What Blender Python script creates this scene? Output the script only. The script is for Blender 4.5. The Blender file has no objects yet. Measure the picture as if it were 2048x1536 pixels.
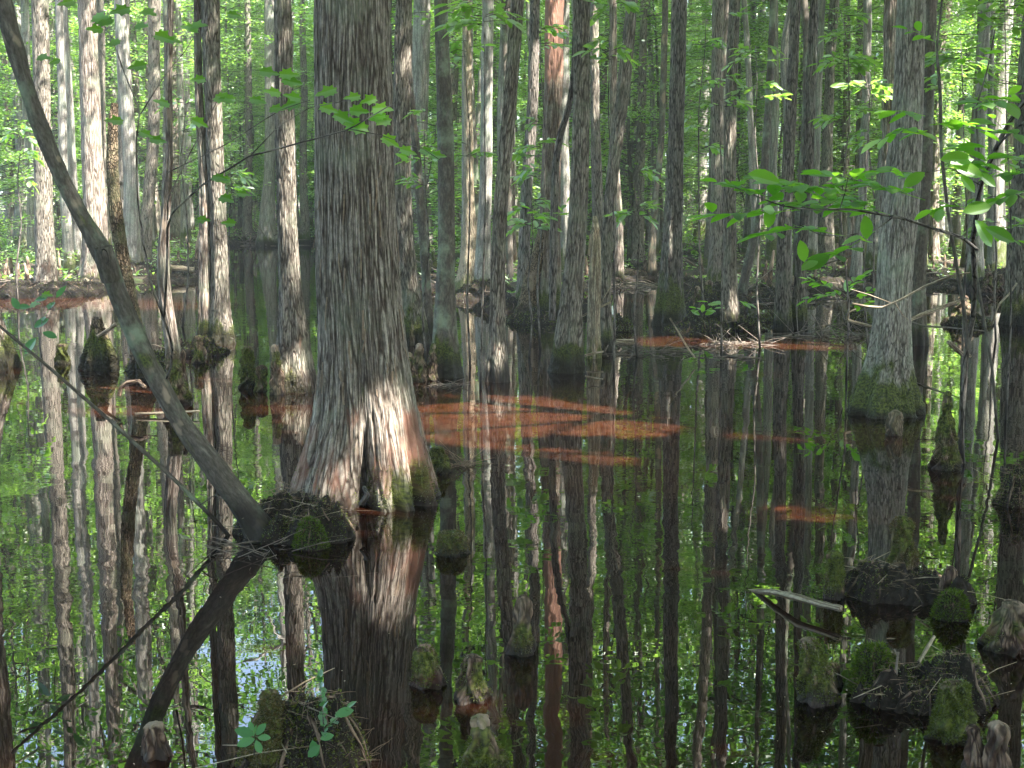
import bpy, math, random
import numpy as np
from mathutils import Vector
random.seed(7)
RNG = np.random.default_rng(7)
SC = bpy.context.scene
COL = SC.collection

# ------------------------------------------------------------------ camera, world, sun, exposure
CAMZ = 2.0; FPX = 3000.0; HOR = 380.0
PITCH = math.atan((768 - HOR) / FPX)
cam = bpy.data.cameras.new('camera'); camo = bpy.data.objects.new('camera', cam); COL.objects.link(camo)
camo.location = (0, 0, CAMZ); camo.rotation_euler = (math.pi / 2 - PITCH, 0, 0)
cam.sensor_width = 36.0; cam.lens = 36.0 * FPX / 2048; cam.clip_start = 0.1; cam.clip_end = 2000
SC.camera = camo
SUN_EL = math.radians(56)
SX, SY = 0.80, -0.60                      # horizontal direction towards the sun
SDIR = np.array([SX * math.cos(SUN_EL), SY * math.cos(SUN_EL), math.sin(SUN_EL)])
w = bpy.data.worlds.new('World'); SC.world = w; w.use_nodes = True
nt = w.node_tree; nt.nodes.clear()
sky = nt.nodes.new('ShaderNodeTexSky'); sky.sky_type = 'NISHITA'; sky.sun_disc = False
sky.sun_elevation = SUN_EL; sky.sun_rotation = math.atan2(SX, SY)
sky.dust_density = 3.0; sky.air_density = 0.9
bg = nt.nodes.new('ShaderNodeBackground'); bg.inputs[1].default_value = 0.15
wo = nt.nodes.new('ShaderNodeOutputWorld')
nt.links.new(sky.outputs[0], bg.inputs[0]); nt.links.new(bg.outputs[0], wo.inputs[0])
sl = bpy.data.lights.new('sun', 'SUN'); sl.energy = 4.1; sl.angle = math.radians(0.5); sl.color = (1, 0.955, 0.88)
so = bpy.data.objects.new('sun', sl); COL.objects.link(so)
so.rotation_euler = Vector(SDIR).to_track_quat('Z', 'Y').to_euler(); so.location = (0, 0, 30)
SC.view_settings.view_transform = 'Standard'; SC.view_settings.look = 'None'
SC.view_settings.exposure = 3.15; SC.view_settings.gamma = 1.0
SC.cycles.max_bounces = 7; SC.cycles.diffuse_bounces = 4; SC.cycles.glossy_bounces = 3
SC.cycles.transmission_bounces = 4; SC.cycles.sample_clamp_indirect = 6.0
SC.cycles.caustics_reflective = False; SC.cycles.caustics_refractive = False
SC.cycles.use_denoising = True; SC.cycles.denoising_prefilter = 'ACCURATE'

# ------------------------------------------------------------------ pixel helpers (photo is 2048 x 1536)
CP, SP = math.cos(PITCH), math.sin(PITCH)
def ray(px, py):
    u, v = (px - 1024) / FPX, (768 - py) / FPX
    return np.array([u, CP + v * SP, -SP + v * CP])
def P(px, py, D):
    d = ray(px, py); t = D / d[1]
    return np.array([0, 0, CAMZ]) + d * t
def Wp(px, py, z=0.0):
    d = ray(px, py); t = (z - CAMZ) / d[2]
    return np.array([0, 0, CAMZ]) + d * t
def Dof(py): return Wp(1024, py)[1]

# ------------------------------------------------------------------ noise
_T = np.random.default_rng(3).random((64, 64, 64)).astype(np.float32)
def vnoise(p):
    p = np.asarray(p, dtype=np.float64); i = np.floor(p).astype(np.int64); f = p - i
    f = f * f * (3 - 2 * f); i &= 63; j = (i + 1) & 63
    x0, y0, z0 = i[..., 0], i[..., 1], i[..., 2]; x1, y1, z1 = j[..., 0], j[..., 1], j[..., 2]
    fx, fy, fz = f[..., 0], f[..., 1], f[..., 2]
    a = _T[x0, y0, z0] * (1 - fx) + _T[x1, y0, z0] * fx
    b = _T[x0, y1, z0] * (1 - fx) + _T[x1, y1, z0] * fx
    c = _T[x0, y0, z1] * (1 - fx) + _T[x1, y0, z1] * fx
    d = _T[x0, y1, z1] * (1 - fx) + _T[x1, y1, z1] * fx
    return (a * (1 - fy) + b * fy) * (1 - fz) + (c * (1 - fy) + d * fy) * fz
def fbm(p, o=3):
    s = 0; a = 1; t = 0; p = np.asarray(p, dtype=np.float64)
    for k in range(o):
        s = s + a * vnoise(p * 2 ** k + 17.3 * k); t += a; a *= 0.5
    return s / t
def sstep(a, b, x):
    t = np.clip((x - a) / (b - a), 0, 1); return t * t * (3 - 2 * t)

# ------------------------------------------------------------------ mesh helpers
def mkmesh(name, verts, faces, mats, smooth=False, matidx=None, attrs=None):
    me = bpy.data.meshes.new(name)
    verts = np.asarray(verts, dtype=np.float32)
    fl = [np.asarray(f, dtype=np.int32) for f in faces if len(f)]
    nl = sum(f.size for f in fl); nf = sum(len(f) for f in fl)
    me.vertices.add(len(verts)); me.vertices.foreach_set('co', verts.ravel())
    me.loops.add(nl); me.loops.foreach_set('vertex_index', np.concatenate([f.ravel() for f in fl]))
    cnt = np.concatenate([np.full(len(f), f.shape[1], dtype=np.int32) for f in fl])
    st = np.concatenate([[0], np.cumsum(cnt)[:-1]]).astype(np.int32)
    me.polygons.add(nf); me.polygons.foreach_set('loop_start', st); me.polygons.foreach_set('loop_total', cnt)
    if smooth: me.polygons.foreach_set('use_smooth', np.ones(nf, dtype=bool))
    for m in mats: me.materials.append(m)
    if matidx is not None: me.polygons.foreach_set('material_index', np.asarray(matidx, dtype=np.int32))
    for k, (kind, arr) in (attrs or {}).items():
        a = me.attributes.new(k, kind, 'POINT')
        a.data.foreach_set('vector' if kind == 'FLOAT_VECTOR' else 'color', np.asarray(arr, dtype=np.float32).ravel())
    me.update(calc_edges=True)
    return me
def link(name, me, parent=None, loc=None):
    o = bpy.data.objects.new(name, me); COL.objects.link(o)
    if parent is not None: o.parent = parent
    if loc is not None: o.location = tuple(loc)
    return o
def empty(name, loc, label, cat, group=None):
    o = bpy.data.objects.new(name, None); COL.objects.link(o); o.location = tuple(float(c) for c in loc)
    o['label'] = label; o['category'] = cat
    if group: o['group'] = group
    return o
def tag(o, label, cat, group=None, kind=None):
    o['label'] = label; o['category'] = cat
    if group: o['group'] = group
    if kind: o['kind'] = kind
    return o

def smooth_path(pts, n, svals=None, sig=0.025):
    """pts: k x 4 (x,y,z,r).  resample by arclength, gaussian smoothing"""
    pts = np.asarray(pts, dtype=float)
    d = np.concatenate([[0], np.cumsum(np.linalg.norm(np.diff(pts[:, :3], axis=0), axis=1))])
    L = d[-1]; t = np.linspace(0, L, 400)
    q = np.stack([np.interp(t, d, pts[:, k]) for k in range(4)], 1)
    if sig > 0:
        w_ = max(2, int(400 * sig)); ker = np.exp(-0.5 * (np.arange(-3 * w_, 3 * w_ + 1) / w_) ** 2); ker /= ker.sum()
        pad = 3 * w_
        a = 2 * q[0] - q[1:pad + 1][::-1]; b = 2 * q[-1] - q[-pad - 1:-1][::-1]
        qq = np.concatenate([a, q, b])
        q = np.stack([np.convolve(qq[:, k], ker, 'valid') for k in range(4)], 1)
    sv = np.linspace(0, L, n) if svals is None else np.clip(svals, 0, L)
    return np.stack([np.interp(sv, t, q[:, k]) for k in range(4)], 1), sv

def tube(pts, seg=8, n=None, rfun=None, cap=True, svals=None, sig=0.025, seed=0.0, maskfun=None, ref=None, bkr=None):
    """tube along a path. rfun(phi, s, r, p) -> radius array.  returns verts, faces, attrs"""
    n = n or max(4, len(pts) * 3)
    q, s = smooth_path(pts, n, svals, sig)
    c, r = q[:, :3], q[:, 3]
    t = np.gradient(c, axis=0); t /= np.linalg.norm(t, axis=1)[:, None] + 1e-9
    if ref is None:
        ref = np.array([0, 1.0, 0]) if abs(t[:, 1]).mean() < 0.8 else np.array([0, 0, 1.0])
    n1 = np.cross(ref, t); n1 /= np.linalg.norm(n1, axis=1)[:, None] + 1e-9
    n2 = np.cross(t, n1)
    ph = np.linspace(-math.pi, math.pi, seg, endpoint=False)
    PH, S = np.meshgrid(ph, s); Rr = np.repeat(r[:, None], seg, 1)
    dirv = n1[:, None, :] * np.sin(PH)[..., None] - n2[:, None, :] * np.cos(PH)[..., None]
    Rb = Rr if bkr is None else bkr + (Rr - bkr) * .25
    bk = np.stack([np.sin(PH) * Rb, np.cos(PH) * Rb, S], -1) + seed
    RR = Rr if rfun is None else rfun(PH, S, Rr, bk)
    v = c[:, None, :] + dirv * RR[..., None]
    mask = np.zeros(v.shape[:2] + (4,)); mask[..., 3] = 1
    if maskfun is not None: maskfun(mask, PH, S, v, bk)
    i = np.arange(n - 1)[:, None] * seg; j = np.arange(seg)[None, :]; j2 = (j + 1) % seg
    f = np.stack([i + j, i + j2, i + seg + j2, i + seg + j], -1).reshape(-1, 4)
    V = v.reshape(-1, 3); B = bk.reshape(-1, 3); M = mask.reshape(-1, 4); F = [f]
    if cap:
        V = np.concatenate([V, c[-1:], c[:1]]); B = np.concatenate([B, B[-1:], B[:1]]); M = np.concatenate([M, M[-1:], M[:1]])
        k = (n - 1) * seg; top = n * seg
        F.append(np.stack([k + j[0], k + j2[0], np.full(seg, top)], 1)); F.append(np.stack([j2[0], j[0], np.full(seg, top + 1)], 1))
    return V, F, {'bk': ('FLOAT_VECTOR', B), 'mask': ('FLOAT_COLOR', M)}
def join(parts):
    V = []; F = {}; B = []; M = []; off = 0
    for v, f, a in parts:
        V.append(v)
        for g in f:
            if len(g): F.setdefault(g.shape[1], []).append(np.asarray(g) + off)
        B.append(a['bk'][1] if a else np.zeros((len(v), 3))); m0 = np.zeros((len(v), 4)); m0[:, 3] = 1
        M.append(a['mask'][1] if a else m0); off += len(v)
    return np.concatenate(V), [np.concatenate(x) for x in F.values()], {'bk': ('FLOAT_VECTOR', np.concatenate(B)), 'mask': ('FLOAT_COLOR', np.concatenate(M))}

# ------------------------------------------------------------------ materials
def newmat(name):
    m = bpy.data.materials.new(name); m.use_nodes = True; t = m.node_tree; t.nodes.clear()
    return m, t, t.nodes.new('ShaderNodeOutputMaterial')
def nd(t, ty, **kw):
    n = t.nodes.new(ty)
    for k, v in kw.items():
        if k.startswith('i_'):
            key = k[2:]; key = int(key) if key.isdigit() else key
            n.inputs[key].default_value = v
        else: setattr(n, k, v)
    return n
def mixc(t, fac, a, b, blend='MIX'):
    n = t.nodes.new('ShaderNodeMix'); n.data_type = 'RGBA'; n.blend_type = blend
    for sock, val in ((n.inputs[0], fac), (n.inputs[6], a), (n.inputs[7], b)):
        if hasattr(val, 'is_linked'): t.links.new(val, sock)
        else: sock.default_value = val if not isinstance(val, tuple) else (*val[:3], 1)
    return n.outputs[2]
def mth(t, op, a, b=None, c=None, clamp=False):
    n = t.nodes.new('ShaderNodeMath'); n.operation = op; n.use_clamp = clamp
    for k, val in enumerate((a, b, c)):
        if val is None: continue
        if hasattr(val, 'is_linked'): t.links.new(val, n.inputs[k])
        else: n.inputs[k].default_value = val
    return n.outputs[0]
def mrange(t, x, a, b, c=0.0, d=1.0):
    n = t.nodes.new('ShaderNodeMapRange'); t.links.new(x, n.inputs[0]); n.interpolation_type = 'SMOOTHSTEP'
    for k, v in enumerate((a, b, c, d)): n.inputs[k + 1].default_value = v
    return n.outputs[0]

def bark_mat(name, ridge, furrow, vscale=26, aspect=0.11, bump=0.012, lichen=0.35, wet=True, red=(0.25, 0.125, 0.08), plates=0.2, wz=(.10, .30)):
    m, t, out = newmat(name); L = t.links.new
    at = nd(t, 'ShaderNodeAttribute', attribute_name='bk'); mk = nd(t, 'ShaderNodeAttribute', attribute_name='mask')
    sep = nd(t, 'ShaderNodeSeparateColor'); L(mk.outputs[0], sep.inputs[0])
    mp = nd(t, 'ShaderNodeMapping'); mp.inputs['Scale'].default_value = (1, 1, aspect); L(at.outputs['Vector'], mp.inputs[0])
    nz = nd(t, 'ShaderNodeTexNoise', i_Scale=9.0, i_Detail=2.0); L(mp.outputs[0], nz.inputs['Vector'])
    off = nd(t, 'ShaderNodeVectorMath', operation='MULTIPLY_ADD'); L(nz.outputs['Color'], off.inputs[0])
    off.inputs[1].default_value = (0.09, 0.09, 0.05); L(mp.outputs[0], off.inputs[2])
    vo = nd(t, 'ShaderNodeTexVoronoi', feature='DISTANCE_TO_EDGE', i_Scale=float(vscale)); L(off.outputs[0], vo.inputs['Vector'])
    plate = mrange(t, vo.outputs['Distance'], 0.0, plates)
    fn = nd(t, 'ShaderNodeTexNoise', i_Scale=70.0, i_Detail=4.0, i_Roughness=0.7); mp2 = nd(t, 'ShaderNodeMapping')
    mp2.inputs['Scale'].default_value = (1, 1, 0.35); L(at.outputs['Vector'], mp2.inputs[0]); L(mp2.outputs[0], fn.inputs['Vector'])
    plate = mth(t, 'MULTIPLY', plate, mth(t, 'ADD', mth(t, 'MULTIPLY', mk.outputs['Alpha'], 0.85), 0.15))
    col = mixc(t, plate, furrow, ridge)
    fv = mrange(t, fn.outputs[0], 0.3, 0.75, 0.55, 1.35)
    col = mixc(t, 1.0, col, (1, 1, 1), 'MULTIPLY'); vm = nd(t, 'ShaderNodeVectorMath', operation='SCALE'); L(col, vm.inputs[0]); L(fv, vm.inputs['Scale'])
    col = vm.outputs[0]
    # lichen and weather patches
    ln = nd(t, 'ShaderNodeTexNoise', i_Scale=2.3, i_Detail=5.0, i_Roughness=0.65); L(at.outputs['Vector'], ln.inputs['Vector'])
    lf = mth(t, 'MULTIPLY', mrange(t, ln.outputs[0], 0.48, 0.66), lichen)
    col = mixc(t, lf, col, (ridge[0] * 0.95, ridge[1] * 1.25, ridge[2] * 1.05))
    wn = nd(t, 'ShaderNodeTexNoise', i_Scale=0.9, i_Detail=3.0); L(at.outputs['Vector'], wn.inputs['Vector'])
    wf = mrange(t, wn.outputs[0], 0.3, 0.7, 0.85, 1.12)
    vm = nd(t, 'ShaderNodeVectorMath', operation='SCALE'); L(col, vm.inputs[0]); L(wf, vm.inputs['Scale']); col = vm.outputs[0]
    # red inner bark (G), pale (B), moss (R)
    rn = nd(t, 'ShaderNodeTexNoise', i_Scale=14.0, i_Detail=3.0); mp3 = nd(t, 'ShaderNodeMapping'); mp3.inputs['Scale'].default_value = (1, 1, 0.3)
    L(at.outputs['Vector'], mp3.inputs[0]); L(mp3.outputs[0], rn.inputs['Vector'])
    def masked(ch, soft=0.12):
        x = mth(t, 'ADD', ch, mth(t, 'MULTIPLY', mth(t, 'SUBTRACT', rn.outputs[0], 0.5), 1.3))
        return mrange(t, x, 0.5 - soft, 0.5 + soft)
    rf = masked(sep.outputs[1], 0.25)
    rcol = mixc(t, fn.outputs[0], (red[0] * 0.55, red[1] * 0.55, red[2] * 0.6), red)
    col = mixc(t, mth(t, 'MULTIPLY', rf, 0.85), col, rcol)
    pf = masked(sep.outputs[2])
    col = mixc(t, mth(t, 'MULTIPLY', pf, 0.75), col, (0.34, 0.26, 0.19))
    mf = masked(sep.outputs[0], 0.18)
    mn = nd(t, 'ShaderNodeTexNoise', i_Scale=60.0, i_Detail=3.0); L(at.outputs['Vector'], mn.inputs['Vector'])
    mcol = mixc(t, mrange(t, mn.outputs[0], 0.3, 0.7), (0.016, 0.024, 0.006), (0.11, 0.135, 0.02))
    col = mixc(t, mth(t, 'MULTIPLY', mf, 0.9), col, mcol)
    rough = 0.85
    bs = nd(t, 'ShaderNodeBsdfPrincipled'); bs.inputs['Specular IOR Level'].default_value = 0.25
    if wet:
        geo = nd(t, 'ShaderNodeNewGeometry'); sx = nd(t, 'ShaderNodeSeparateXYZ'); L(geo.outputs['Position'], sx.inputs[0])
        zz = mth(t, 'ADD', sx.outputs[2], mth(t, 'MULTIPLY', mth(t, 'SUBTRACT', ln.outputs[0], 0.5), 0.25))
        wetf = mrange(t, zz, wz[0], wz[1], 1.0, 0.0)
        col = mixc(t, mth(t, 'MULTIPLY', wetf, 0.88), col, (0.014, 0.009, 0.006))
        L(mth(t, 'SUBTRACT', 0.88, mth(t, 'MULTIPLY', wetf, 0.3)), bs.inputs['Roughness'])
    else: bs.inputs['Roughness'].default_value = 0.88
    L(col, bs.inputs['Base Color'])
    h = mth(t, 'ADD', mth(t, 'MULTIPLY', plate, 0.8), mth(t, 'MULTIPLY', fn.outputs[0], 0.5))
    h = mth(t, 'ADD', h, mth(t, 'MULTIPLY', mth(t, 'MULTIPLY', mn.outputs[0], mf), 1.2))
    bp = nd(t, 'ShaderNodeBump', i_Strength=1.0, i_Distance=bump); L(h, bp.inputs['Height']); L(bp.outputs[0], bs.inputs['Normal'])
    L(bs.outputs[0], out.inputs[0]); return m

def leaf_mat(name, c1, c2, trans=0.5, gloss=0.12, vary=0.5, boost=2.0):
    m, t, out = newmat(name); L = t.links.new
    geo = nd(t, 'ShaderNodeNewGeometry')
    nz = nd(t, 'ShaderNodeTexNoise', i_Scale=0.55, i_Detail=2.0); L(geo.outputs['Position'], nz.inputs['Vector'])
    f = mth(t, 'ADD', mth(t, 'MULTIPLY', geo.outputs['Random Per Island'], vary), mth(t, 'MULTIPLY', nz.outputs[0], 1 - vary), clamp=True)
    col = mixc(t, f, c1, c2)
    tcol = mixc(t, 1.0, col, (boost * 0.95, boost * 1.0, boost * 0.55), 'MULTIPLY')
    di = nd(t, 'ShaderNodeBsdfDiffuse'); L(col, di.inputs[0])
    tr = nd(t, 'ShaderNodeBsdfTranslucent'); L(tcol, tr.inputs[0])
    mx = nd(t, 'ShaderNodeMixShader'); mx.inputs[0].default_value = trans; L(di.outputs[0], mx.inputs[1]); L(tr.outputs[0], mx.inputs[2])
    gl = nd(t, 'ShaderNodeBsdfGlossy', i_Roughness=0.5); gl.inputs[0].default_value = (0.9, 0.95, 0.9, 1)
    fr = nd(t, 'ShaderNodeFresnel', i_IOR=1.4); m2 = nd(t, 'ShaderNodeMixShader')
    L(mth(t, 'MULTIPLY', fr.outputs[0], gloss * 8, clamp=True), m2.inputs[0]); L(mx.outputs[0], m2.inputs[1]); L(gl.outputs[0], m2.inputs[2])
    L(m2.outputs[0], out.inputs[0]); return m

def simple_mat(name, c1, c2, scale=30, rough=0.85, bump=0.003, stretch=(1, 1, 1)):
    m, t, out = newmat(name); L = t.links.new
    tc = nd(t, 'ShaderNodeTexCoord'); mp = nd(t, 'ShaderNodeMapping'); mp.inputs['Scale'].default_value = stretch
    L(tc.outputs['Object'], mp.inputs[0]); nz = nd(t, 'ShaderNodeTexNoise', i_Scale=float(scale), i_Detail=5.0, i_Roughness=0.65)
    L(mp.outputs[0], nz.inputs['Vector']); geo = nd(t, 'ShaderNodeNewGeometry')
    f = mth(t, 'ADD', mth(t, 'MULTIPLY', mrange(t, nz.outputs[0], 0.3, 0.7), 0.6), mth(t, 'MULTIPLY', geo.outputs['Random Per Island'], 0.4))
    bs = nd(t, 'ShaderNodeBsdfPrincipled', i_Roughness=rough); L(mixc(t, f, c1, c2), bs.inputs['Base Color'])
    bs.inputs['Specular IOR Level'].default_value = 0.2
    bp = nd(t, 'ShaderNodeBump', i_Strength=1.0, i_Distance=bump); L(nz.outputs[0], bp.inputs['Height']); L(bp.outputs[0], bs.inputs['Normal'])
    L(bs.outputs[0], out.inputs[0]); return m

M = {}
M['hero'] = bark_mat('bark_stringy_cypress', (0.37, 0.32, 0.265), (0.06, 0.043, 0.032), vscale=60, aspect=0.04, bump=0.003, lichen=0.2, plates=.16, red=(.30, .15, .10), wz=(.03, .12))
M['grey'] = bark_mat('bark_furrowed_grey', (0.275, 0.24, 0.195), (0.055, 0.043, 0.033), vscale=38, aspect=0.10, plates=.15, bump=0.010, lichen=.25)
M['greylow'] = bark_mat('bark_grey_dry_foot', (0.37, 0.335, 0.285), (0.10, 0.085, 0.07), vscale=44, aspect=0.07, plates=.12, bump=0.007, lichen=.35, wz=(.02, .10))
M['dark'] = bark_mat('bark_furrowed_dark', (0.24, 0.21, 0.18), (0.036, 0.028, 0.022), vscale=38, aspect=0.10, plates=.15, bump=0.010, lichen=.25)
M['brown'] = bark_mat('bark_cypress_brown', (0.33, 0.28, 0.235), (0.09, 0.064, 0.048), vscale=32, aspect=0.06, bump=0.01)
M['peeled'] = bark_mat('bark_peeling_red', (0.30, 0.24, 0.19), (0.09, 0.058, 0.04), vscale=32, aspect=0.06, bump=0.012, red=(0.40, 0.21, 0.145))
M['pale'] = bark_mat('bark_pale_smooth', (0.31, 0.29, 0.255), (0.16, 0.145, 0.125), vscale=14, aspect=0.1, bump=0.005, lichen=0.3)
M['flaky'] = bark_mat('bark_flaky_dead', (0.27, 0.20, 0.13), (0.05, 0.035, 0.02), vscale=40, aspect=0.5, bump=0.02, lichen=0.6)
M['smooth'] = bark_mat('bark_smooth_mottled', (0.28, 0.255, 0.21), (0.10, 0.085, 0.068), vscale=16, aspect=0.35, bump=0.005, lichen=0.8, plates=0.9)
M['wood'] = bark_mat('weathered_wood', (0.42, 0.35, 0.25), (0.16, 0.12, 0.08), vscale=40, aspect=0.05, bump=0.004, lichen=0.1, wet=False)
M['knee'] = bark_mat('bark_knee', (0.23, 0.16, 0.115), (0.035, 0.02, 0.014), vscale=45, aspect=0.14, bump=0.006, lichen=0.3, red=(0.20, 0.07, 0.04), wz=(.01, .06))
M['twig'] = simple_mat('dry_twigs', (0.05, 0.038, 0.03), (0.26, 0.22, 0.18), 25)
M['needle'] = simple_mat('dead_needles', (0.10, 0.065, 0.04), (0.32, 0.24, 0.17), 25)
M['moss'] = leaf_mat('moss_tufts', (0.032, 0.042, 0.009), (0.16, 0.19, 0.035), trans=0.3, gloss=0.02, vary=0.7, boost=1.5)
M['mossball'] = leaf_mat('moss_bright_cushion', (0.022, 0.045, 0.006), (0.13, 0.19, 0.022), trans=0.3, gloss=0.01, vary=0.8, boost=1.5)
M['mossdark'] = leaf_mat('dark_moss_tufts', (0.05, 0.038, 0.018), (0.18, 0.145, 0.06), trans=0.2, gloss=0.02, vary=0.7, boost=1.3)
M['soil'] = simple_mat('root_soil', (0.010, 0.008, 0.006), (0.052, 0.040, 0.030), 40, 0.85, 0.03)
M['leaf_far'] = leaf_mat('leaves_background', (0.065, 0.15, 0.032), (0.23, 0.35, 0.09), trans=0.55, gloss=0.03, vary=0.6, boost=2.5)
M['leaf_crown'] = leaf_mat('leaves_canopy', (0.04, 0.11, 0.022), (0.10, 0.20, 0.045), trans=0.5, gloss=0.03, vary=0.5, boost=2.4)
M['leaf_near'] = leaf_mat('leaves_near', (0.07, 0.18, 0.022), (0.17, 0.33, 0.035), trans=0.6, gloss=0.02, vary=0.8, boost=2.8)
M['leaf_blue'] = leaf_mat('leaves_bluish_seedling', (0.07, 0.18, 0.075), (0.14, 0.30, 0.13), trans=0.4, gloss=0.02, vary=0.8, boost=1.8)

# ------------------------------------------------------------------ leaves
def frames(d, nrm):
    d = d / (np.linalg.norm(d, axis=1)[:, None] + 1e-9)
    s = np.cross(d, nrm); s /= np.linalg.norm(s, axis=1)[:, None] + 1e-9
    n = np.cross(s, d); return d, s, n
OVAL = [(0.0, 0.0), (0.13, 0.24), (0.30, 0.42), (0.55, 0.50), (0.80, 0.36), (1.0, 0.0)]
DIAM = [(0.0, 0.0), (0.5, 0.5), (1.0, 0.0)]
HEXA = [(0.0, 0.0), (0.30, 0.45), (0.68, 0.40), (1.0, 0.0)]
MAPLE = [(0.0, 0.0), (-0.06, 0.26), (0.10, 0.30), (0.12, 0.52), (0.28, 0.42), (0.40, 0.50), (0.55, 0.62), (0.56, 0.36), (0.66, 0.20), (0.82, 0.20), (1.0, 0.0)]
def leaves(c, d, nrm, ln, wd, shape=DIAM, fold=0.18, droop=0.12):
    """c: base points, d: direction, nrm: rough normal, ln/wd arrays"""
    c = np.asarray(c); n_ = len(c); d, s, n = frames(np.asarray(d), np.asarray(nrm))
    ln = np.broadcast_to(ln, (n_,))[:, None]; wd = np.broadcast_to(wd, (n_,))[:, None]
    k = len(shape); V = []
    for (a, b) in shape: V.append(c + d * ln * a + s * wd * b + n * (wd * b * fold * 2 - ln * a * a * droop))
    for (a, b) in shape[1:-1]: V.append(c + d * ln * a - s * wd * b + n * (wd * b * fold * 2 - ln * a * a * droop))
    V = np.stack(V, 1); m = V.shape[1]; base = (np.arange(n_) * m)[:, None]
    if k == 3: F = [np.concatenate([base + np.array([[0, 3, 2, 1]])])]
    else:
        right = list(range(k)); left = [0] + list(range(k, m)) + [k - 1]
        F = [base + np.array([right[::-1]]), base + np.array([left])]
        F = [np.concatenate(F)]
    return V.reshape(-1, 3), F, None
def rdir(n, up=0.0):
    v = RNG.normal(size=(n, 3)); v[:, 2] += up; return v / np.linalg.norm(v, axis=1)[:, None]

def tufts(V, F, keep, n, ln, wd):
    """moss / fibre blades on the faces of a quad grid; keep(points)->probability"""
    q = np.concatenate([f[:, [0, 1, 2]] for f in F if f.shape[1] >= 3] + [f[:, [0, 2, 3]] for f in F if f.shape[1] == 4])
    a, b, c = V[q[:, 0]], V[q[:, 1]], V[q[:, 2]]; nr = np.cross(b - a, c - a); ar = np.linalg.norm(nr, axis=1) / 2 + 1e-12
    nr = nr / (2 * ar[:, None]); idx = RNG.choice(len(q), size=n, p=ar / ar.sum())
    u = RNG.random((n, 1)); v = RNG.random((n, 1)); sw = (u + v) > 1; u[sw] = 1 - u[sw]; v[sw] = 1 - v[sw]
    p = a[idx] + u * (b - a)[idx] + v * (c - a)[idx]; N = nr[idx]
    k = keep(p, N) > RNG.random(n); p = p[k]; N = N[k]; m = len(p)
    if m == 0: return None
    d = N + 0.6 * RNG.normal(size=(m, 3)); d[:, 2] += 0.25; L_ = ln * (0.5 + RNG.random(m))
    return leaves(p - N * 0.002, d, rdir(m), L_, wd * (0.6 + 0.8 * RNG.random(m)), DIAM, 0.0, 0.2)

# ------------------------------------------------------------------ sun flecks: lines kept clear of canopy leaves
FLECK = []
def fk(p, r): FLECK.append((np.asarray(p, float), r))
for px, py, r in [(1000, 815, .8), (900, 828, .75), (1100, 835, .8), (1210, 850, .6), (890, 885, .45), (960, 850, .6), (1150, 915, .35), (1070, 908, .28),
                  (1040, 860, .35), (590, 820, .4), (555, 850, .3), (600, 860, .3), (240, 822, .35), (330, 826, .25), (1330, 684, .6), (1440, 690, .4), (1560, 690, .5),
                  (1620, 692, .5), (150, 605, 1.1), (250, 610, 1.0), (60, 606, .9), (350, 612, .8), (430, 690, .45), (1540, 873, .28), (1600, 1027, .16), 
                  (1240, 603, .6), (900, 604, .7), (720, 1056, .1), (1130, 1000, .1)]:
    fk(Wp(px, py), r)
for px, py, D, r in [(578, 310, 15, .12), (572, 360, 15, .16), (576, 410, 15, .18), (574, 460, 15, .18), (580, 510, 15, .15), (585, 560, 15, .1), (600, 700, 14.7, .15), (620, 730, 14.7, .12),
                     (800, 790, 9.3, .10), (815, 840, 9.2, .17), (790, 870, 9.2, .17), (835, 960, 9.1, .12), (800, 910, 9.1, .12), (830, 890, 9.2, .12), (770, 800, 9.3, .08), (850, 930, 9.1, .1), (795, 930, 9.1, .08), (805, 740, 9.35, .06),
                     (660, 940, 9.2, .04), (1108, 0, 23.4, .25), (1108, 40, 23.4, .25), (1112, 90, 23.4, .22), (1110, 150, 23.4, .2), (1660, 60, 36, .3), (1655, 150, 36, .3), (1650, 250, 36, .3),
                     (1655, 330, 36, .35), (1655, 400, 36, .35), (1660, 470, 36, .35), (412, 430, 19.5, .2), (412, 480, 19.5, .2), (410, 540, 19.5, .16), (195, 360, 31, .2), (200, 410, 31, .2), (212, 450, 31, .2),
                     (430, 300, 19.8, .14), (430, 600, 19.8, .15), (425, 650, 19.6, .2), (540, 200, 54, .8), (540, 60, 54, .8), (845, 700, 15.2, .15), (862, 710, 15.2, .12), (995, 690, 15.4, .12), (1000, 660, 15.4, .08),
                     (1830, 330, 13, .1), (1800, 480, 13, .08), (1790, 760, 12.9, .08), (1340, 420, 21.5, .15), (1350, 350, 21.5, .12), (1060, 440, 24, .3), (340, 640, 14.5, .15), (335, 480, 14.5, .12), (1085, 480, 24, .3),
                     (1240, 90, 18.5, .12), (1590, 60, 21, .15), (100, 300, 28, .15), (920, 400, 29, .5), (925, 500, 29, .5), (1700, 500, 30, .3), (2030, 450, 22, .2),
                     (1910, 320, 7, .06), (1660, 385, 7, .05), (1950, 440, 7, .05), (1780, 360, 7, .03), (1540, 390, 6.9, .03), 
                     (1930, 190, 15, .15), (1900, 130, 15, .12), (740, 240, 7, .06), (420, 670, 19.5, .25), (470, 660, 19.5, .2), (650, 1060, 8.6, .06), (790, 980, 9, .05),
                     (1110, 1150, 23.4, .1), (1740, 1330, 5.9, .05), (1900, 1190, 7.3, .06), (1810, 1080, 7.5, .04), (966, 1450, 5.6, .03), (1640, 1300, 6, .03), (625, 1480, 5.3, .05), (540, 1400, 5.2, .03), (1320, 470, 21.5, .1), (895, 720, 15.6, .08)]:
    fk(P(px, py, D), r)
FP = np.array([f[0] for f in FLECK]); FR = np.array([f[1] for f in FLECK])
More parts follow.
